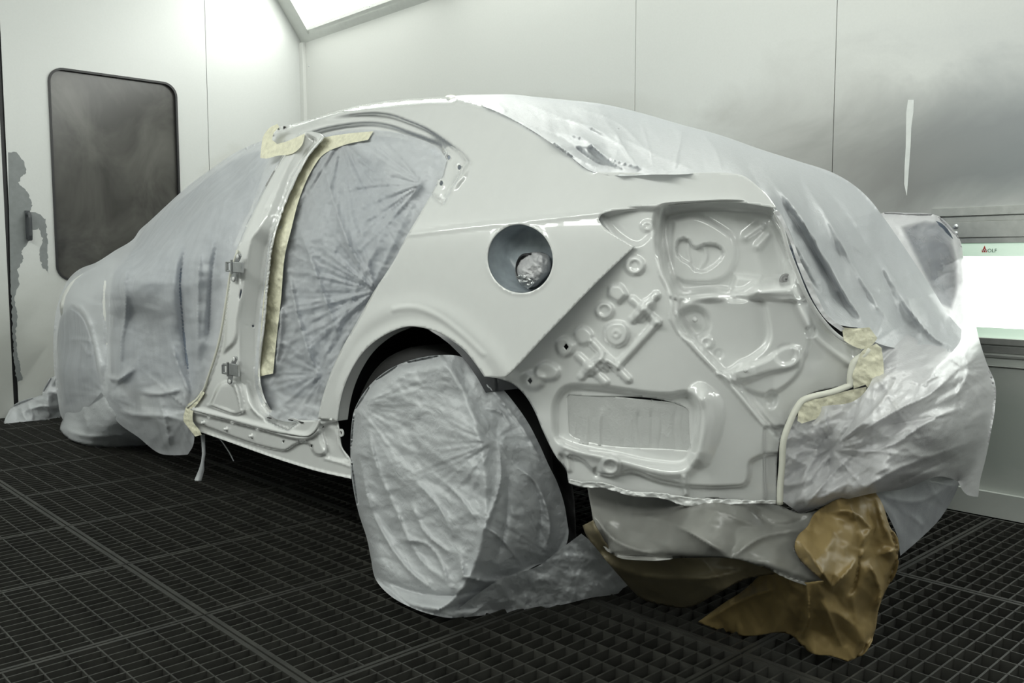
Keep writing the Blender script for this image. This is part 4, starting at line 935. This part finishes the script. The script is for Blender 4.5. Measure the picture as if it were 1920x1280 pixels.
# rear wheel bag: flat face, round tread
WR = .372
def bagw(P):
    d = rays(P); X0, Z0 = -1.875, .345
    tf = (1.335-CAM[1])/d[:, 1]                     # outer face
    # tread cylinder about the axle (closest approach where the ray passes it by)
    a_ = d[:, 0]**2+d[:, 2]**2; b_ = 2*((CAM[0]-X0)*d[:, 0]+(CAM[2]-Z0)*d[:, 2]); c_ = (CAM[0]-X0)**2+(CAM[2]-Z0)**2-WR**2
    tc = (-b_-np.sqrt(np.maximum(b_*b_-4*a_*c_, 0)))/(2*a_)
    t_ = tf+.02*np.log1p(np.exp(np.clip((tc-tf)/.02, -30, 30)))-.02*math.log(2)*np.exp(-((tc-tf)/.02)**2)
    t_ = np.minimum(t_, (1.64-CAM[1])/d[:, 1])
    lo = (.006-CAM[2])/np.minimum(d[:, 2], -1e-4); t_ = np.where(d[:, 2] < -.05, np.minimum(t_, lo), t_)
    return CAM+d*t_[:, None]
bag = [(664, 770), (678, 742), (698, 717), (720, 698), (750, 682), (790, 670), (830, 665), (862, 668), (900, 690), (932, 718), (962, 752), (990, 792), (1010, 830), (1028, 870), (1045, 905), (1058, 945), (1063, 975), (1066, 1000), (1058, 1030), (1040, 1050), (1010, 1058),
    (985, 1072), (950, 1100), (915, 1128), (885, 1150), (850, 1158), (810, 1152), (770, 1138), (730, 1115), (704, 1085), (696, 1050), (688, 1010), (672, 960), (660, 900), (657, 850), (658, 810)]
WF = [('crumple', 80, .022, 40, 1.8, 81), ('crumple', 34, .007, 30, 1.8, 82), ('crumple', 15, .0035, 20, 1.6, 83), ('crumple', 8, .0015, 60, 1.6, 84),
    ('fan', (672, 760), 0.0028, 34, 8, 150, 5, -60, 90), ('fan', (925, 830), 0.0036, 30, 8, 140, 8, 110, 250), ('fan', (1040, 1045), 0.0061, 24, 8, 160, 9), ('fan', (930, 820), 0.0028, 30, 8, 110, 18, -50, 60),
    ('fold', [(690, 760), (700, 850), (740, 950), (790, 1050), (850, 1100)], 0.0220, 5.4), ('fold', [(672, 850), (700, 960), (760, 1060), (830, 1120)], 0.0200, 4.8), ('fold', [(935, 830), (938, 900), (920, 960), (900, 1010)], 0.0200, 4.2), ('fold', [(955, 880), (950, 980), (930, 1060)], -0.0200, 4.8),
    ('fold', [(860, 1030), (870, 1080), (930, 1090), (1040, 1050)], 0.0400, 5.4), ('fold', [(700, 1080), (780, 1110), (860, 1115), (980, 1080)], -0.0300, 5.4), ('fold', [(740, 1010), (800, 1020), (830, 1060), (840, 1100)], 0.0200, 4.2), ('fold', [(770, 940), (800, 1000), (850, 1040)], 0.0180, 3.6),
    ('fold', [(960, 870), (1000, 900), (1030, 980), (1020, 1040)], 0.0240, 4.8), ('fold', [(990, 880), (1015, 950), (1010, 1020)], -0.0200, 4.2), ('fold', [(880, 690), (930, 740), (990, 820), (1020, 880)], 0.0200, 4.8), ('fold', [(905, 765), (935, 770), (960, 800)], 0.0180, 3.0), ('fold', [(900, 985), (930, 1000), (980, 1060)], 0.0200, 4.2),
    ('soft', [(720, 1120), (800, 1140), (880, 1140), (960, 1110)], 0.0500, 14.4), ('fold', [(780, 900), (830, 960), (850, 1010)], 0.0140, 3.6), ('fold', [(830, 900), (870, 940), (900, 990)], 0.0140, 3.6)]
o = patch('wheel_cover', bag, bagw, FILM_W, None, WF, step=3, thick=0, N_=(.7, -.7, 0), roll=[([(700, 1080), (696, 1050), (672, 960), (657, 850), (664, 770), (698, 717), (750, 682), (830, 665)], 26, .12), ([(704, 1085), (770, 1138), (850, 1158), (900, 1152), (960, 1130)], 16, .02)])
tag(o, 'white plastic bag wrapped round the rear wheel, resting on the floor grates', 'wheel cover')
# its loose tail on the floor
tl_s = tps([(900, 1150, 'Z', .006), (960, 1142, 'Z', .006), (1060, 1130, 'Z', .006), (1150, 1112, 'Z', .006), (1180, 1090, 'Z', .01), (1000, 1075, 'Y', 1.50), (1060, 1040, 'Y', 1.55), (1120, 1020, 'Y', 1.64), (960, 1100, 'Y', 1.46)])
o = patch('wheel_cover_tail', [(860, 1140), (900, 1110), (940, 1085), (1010, 1060), (1050, 1030), (1090, 1000), (1140, 1040), (1185, 1080), (1186, 1100), (1160, 1112), (1110, 1120), (1060, 1132), (990, 1146), (900, 1154), (870, 1157)], tl_s, FILM_W, o,
    [('crumple', 40, .018, 20, 1.5, 91), ('crumple', 16, .008, 70, 1.5, 92), ('crumple', 7, .003, 0, 1.5, 93)], step=2.6, thick=0)
# dark grey crinkled sheet between wheel and tail panel
in_s = tps([(770, 600, 'Y', 1.72), (900, 700, 'Y', 1.70), (980, 760, 'Y', 1.70), (1030, 850, 'Y', 1.72), (1090, 920, 'Y', 1.74), (1090, 1020, 'Y', 1.74), (940, 850, 'Y', 1.80)])
o = patch('inner_arch_sheet', [(840, 640), (880, 650), (925, 698), (965, 722), (990, 752), (1010, 790), (1035, 850), (1066, 890), (1075, 930), (1080, 1010), (1050, 1030), (1020, 960), (960, 850), (900, 740)], in_s, simple('dark_grey_sheet', (.10, .10, .10), rough=.3, var=.4, nscale=10), car,
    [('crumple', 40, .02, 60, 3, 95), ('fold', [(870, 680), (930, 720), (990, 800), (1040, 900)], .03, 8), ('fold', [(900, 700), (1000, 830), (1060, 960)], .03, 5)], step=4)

# ------------------------------------------------------------------ masking paper below the tail
mp = empty('masking_paper', (-.95, 1.7, 0)); tag(mp, 'crumpled brown masking paper, partly oversprayed silver, hanging from the tail to the floor', 'masking paper')
s1 = tps([(1075, 905, 'Y', 1.56), (1250, 935, 'Y', 1.62), (1450, 945, 'Y', 1.71), (1530, 960, 'Y', 1.76), (1110, 1000, 'Y', 1.50), (1280, 1045, 'Y', 1.47), (1430, 1060, 'Y', 1.54), (1550, 1105, 'Y', 1.62), (1300, 990, 'Y', 1.46)])
patch('oversprayed_sheet', [(1100, 905), (1250, 928), (1350, 936), (1450, 942), (1500, 962), (1540, 955), (1520, 985), (1497, 1008), (1490, 1030), (1505, 1055), (1545, 1085), (1560, 1108), (1500, 1092), (1430, 1064), (1380, 1048), (1280, 1046), (1215, 1050), (1150, 1040), (1120, 1005), (1108, 950)], s1, SILVER, mp,
    [('crumple', 110, .030, 10, 1.8, 101), ('crumple', 45, .008, 10, 1.5, 102), ('fold', [(1180, 960), (1280, 990), (1372, 1046)], .03, 12), ('fold', [(1372, 1046), (1420, 1010), (1510, 990)], .03, 10), ('fold', [(1110, 960), (1150, 1010), (1240, 1046)], .025, 9), ('fold', [(1400, 950), (1460, 985), (1520, 970)], -.02, 8), ('fold', [(1250, 950), (1350, 960), (1450, 1000)], .02, 12)],
    step=4, roll=[([(1120, 1005), (1150, 1040), (1280, 1046), (1430, 1064), (1560, 1108)], 14, .04)])
s2 = tps([(1070, 920, 'Y', 1.53), (1090, 1000, 'Y', 1.52), (1205, 1122, 'Z', .04), (1285, 1137, 'Z', .05), (1330, 1100, 'Y', 1.62), (1440, 1062, 'Y', 1.66), (1280, 1040, 'Y', 1.56), (1150, 1030, 'Y', 1.55)])
patch('lower_fold', [(1092, 985), (1112, 975), (1140, 1025), (1200, 1040), (1300, 1035), (1440, 1050), (1460, 1075), (1400, 1085), (1345, 1112), (1288, 1139), (1240, 1134), (1205, 1123), (1160, 1078), (1120, 1030), (1100, 1005)], s2, simple('dusted_brown_paper', (.17, .145, .09), rough=.4, var=.15, nscale=6), mp,
    [('crumple', 80, .03, 30, 1.8, 105), ('fold', [(1085, 990), (1150, 1060), (1290, 1085), (1420, 1065)], .03, 10), ('fold', [(1100, 920), (1120, 1000), (1180, 1060)], .02, 7), ('crumple', 30, .006, 30, 1.6, 106)], step=4)
s3 = tps([(1320, 1165, 'Z', .015), (1430, 1190, 'Z', .012), (1500, 1215, 'Z', .010), (1590, 1238, 'Z', .008), (1640, 1130, 'Y', 1.84), (1680, 1010, 'Y', 1.84), (1640, 925, 'Y', 1.80), (1540, 960, 'Y', 1.70), (1500, 1020, 'Y', 1.60), (1540, 1100, 'Y', 1.64), (1400, 1090, 'Y', 1.78), (1350, 1120, 'Y', 1.76)])
patch('brown_drape', [(1525, 965), (1560, 940), (1600, 927), (1640, 920), (1655, 945), (1668, 985), (1683, 1012), (1684, 1040), (1680, 1070), (1662, 1105), (1648, 1140), (1640, 1185), (1622, 1222), (1608, 1232), (1590, 1240), (1560, 1230), (1520, 1224), (1502, 1208), (1482, 1190), (1455, 1186), (1420, 1191), (1390, 1192), (1350, 1182), (1308, 1166), (1350, 1135), (1395, 1105), (1440, 1062), (1500, 1090), (1545, 1090), (1505, 1055), (1490, 1028), (1495, 1005), (1515, 985)], s3, BROWN, mp,
    [('crumple', 75, .045, 60, 1.5, 111), ('crumple', 34, .012, 60, 1.6, 112), ('fold', [(1500, 1010), (1560, 1100), (1590, 1070), (1630, 1020)], .05, 10), ('fold', [(1545, 960), (1600, 960), (1632, 990), (1610, 1030)], .04, 9), ('fold', [(1612, 1030), (1600, 1100), (1585, 1120)], -.05, 7), ('fold', [(1625, 1045), (1650, 1110), (1640, 1150)], .05, 8),
     ('fold', [(1640, 930), (1660, 990), (1680, 1030), (1640, 1040)], .04, 9), ('fold', [(1516, 1100), (1515, 1170), (1500, 1200)], .04, 6), ('fold', [(1540, 1120), (1560, 1170), (1580, 1215)], .03, 7), ('fold', [(1320, 1165), (1400, 1120), (1470, 1100)], .03, 10), ('fold', [(1590, 940), (1604, 975)], .03, 6)],
    step=3.4, roll=[([(1668, 985), (1684, 1040), (1662, 1105), (1640, 1185), (1608, 1232)], 14, .05)])

# ------------------------------------------------------------------ tapes
def tape(out, surf, label, mat=TAPE, F=(('crumple', 12, .004, 30, 1.6, 7),), nm='masking_tape', step=2.5, N_=(.3, -.95, 0)):
    o = patch(nm, out, surf, mat, None, list(F), step=step, thick=0, N_=N_); tag(o, label, 'tape'); return o
tape([(488, 296), (490, 275), (494, 255), (505, 240), (520, 232), (524, 238), (513, 250), (510, 262), (520, 270), (540, 264), (572, 250), (566, 272), (548, 288), (520, 292), (500, 297)], lambda P: on_side(P, -.010), 'cream masking tape wrapped over the front end of the roof rail above the sheet')
tape([(600, 262), (640, 252), (700, 246), (690, 262), (645, 272), (606, 290), (584, 320), (562, 370), (546, 430), (534, 480), (527, 560), (518, 640), (512, 700), (484, 706), (488, 640), (494, 560), (502, 500), (512, 440), (530, 385), (552, 332), (576, 292)], S(.014), 'long cream masking tape down the rear edge of the centre pillar', N_=(0, -1, 0), F=(('crumple', 18, .005, 70, 1.6, 7), ('crumple', 8, .002, 70, 1.6, 9)))
tape([(350, 760), (366, 748), (378, 732), (384, 736), (374, 752), (364, 766), (362, 790), (374, 806), (378, 815), (366, 818), (352, 800), (344, 788), (346, 772)], S(-.014), 'yellowed masking tape around the front end of the sill', F=(('crumple', 9, .004, 30, 1.6, 7),))
b = MB(); b.tube([tuple(p) for p in on_side(smooth([(446, 470), (433, 510), (425, 560), (411, 640), (394, 697), (376, 742), (352, 764)], 8, False), -.012)], .0045, 8)
o = b.build('foam_strip', FOAM, None, True); tag(o, 'thin cream foam strip along the front edge of the centre pillar', 'tape')
q = rear_s(smooth([(1622, 652), (1612, 664), (1596, 676), (1590, 695), (1588, 720), (1560, 731), (1515, 742), (1500, 748), (1488, 765), (1476, 790), (1465, 822), (1462, 870), (1459, 905), (1458, 940)], 6, False)); q = q+np.array([.012, -.012, 0])
b = MB(); b.tube([tuple(p) for p in q], .0065, 12); o = b.build('foam_strip', FOAM, None, True); tag(o, 'thick white foam strip edging the bare rear corner panel', 'tape')
q = rear_s(smooth([(1452, 396), (1463, 420), (1476, 465), (1494, 512), (1512, 555), (1540, 598), (1574, 632), (1612, 650)], 6, False)); q = q+np.array([.008, -.012, 0])
b = MB(); b.tube([tuple(p) for p in q], .004, 8); b.build('drip_rail', PAINT, rp, True)
rt = lambda P: rear_s(P)+np.array([.014, -.018, 0])
tape([(1494, 768), (1508, 750), (1540, 742), (1590, 728), (1620, 722), (1618, 745), (1610, 762), (1560, 772), (1500, 790), (1492, 785)], rt, 'flat beige masking tape below the step of the rear corner panel')
tape([(1574, 612), (1600, 614), (1625, 612), (1640, 632), (1630, 645), (1612, 652), (1590, 644), (1578, 636)], rt, 'pale crumpled masking tape at the lower end of the boot channel')
tape([(1612, 656), (1638, 642), (1648, 650), (1652, 690), (1650, 732), (1640, 722), (1630, 735), (1618, 718), (1596, 726), (1594, 700), (1602, 678)], rt, 'yellowed masking tape folded round the outer tip of the rear corner panel')
tape([(1448, 398), (1458, 396), (1470, 420), (1483, 450), (1500, 495), (1518, 530), (1532, 562), (1548, 590), (1580, 614), (1573, 620), (1545, 598), (1525, 570), (1508, 535), (1492, 495), (1477, 450), (1464, 423)], rt, 'narrow shiny strip of taped sheet edge running down the boot channel', FILM_G)
tape([(833, 183), (838, 179), (850, 178), (856, 181), (848, 185), (838, 186)], tps([(833, 183, 'Y', 1.66), (856, 181, 'Y', 1.72), (850, 178, 'Y', 1.75), (838, 186, 'Y', 1.64)]), 'tiny scrap of masking tape on the roof edge where the rear sheet starts', step=2)
# loose strips under the sill
def strip(pts, w0, Y, label):
    c = [at(x, y, 'Y', Y) for x, y in pts]; v = []; f = []
    for i, (p, ww) in enumerate(zip(c, w0)): v += [p+np.array([-ww, -.3*ww, 0]), p+np.array([0, -.6*ww, 0]), p+np.array([ww, .3*ww, 0]), p+np.array([0, .6*ww, 0])]
    for i in range(len(c)-1):
        for k in range(4): f.append([4*i+k, 4*i+(k+1) % 4, 4*i+4+(k+1) % 4, 4*i+4+k])
    f += [[0, 1, 2, 3], [4*len(c)-4+k for k in range(4)][::-1]]
    o = link('film_strip', mesh_of(v, f, True), FILM_W); tag(o, label, 'film strip')
strip([(380, 815), (381, 830), (382, 850), (380, 865), (378, 880), (371, 900)], [.012, .010, .009, .008, .014, .018], 1.42, 'twisted plastic strip hanging below the front of the sill to the grates')
strip([(408, 818), (418, 830), (430, 848), (438, 864)], [.004, .004, .004, .003], 1.5, 'thin curled strip dangling under the sill beside the twisted one')

# parts that look different from the thing they belong to
for o in bpy.data.objects:
    k = o.name.split('.')[0]
    if k == 'fuel_filler_bowl': o['label'] = 'round grey-blue recess in the quarter panel'
    elif k == 'rubber_grommet': o['label'] = 'small grey rubber grommet'
    elif k == 'hinge_leaf': o['label'] = 'bare metal hinge leaf'
    elif k == 'flaked_paint': o['label'] = 'bare grey metal where the white paint has flaked off'
    elif k == 'oversprayed_sheet': o['label'] = 'part of the paper dusted silver grey'
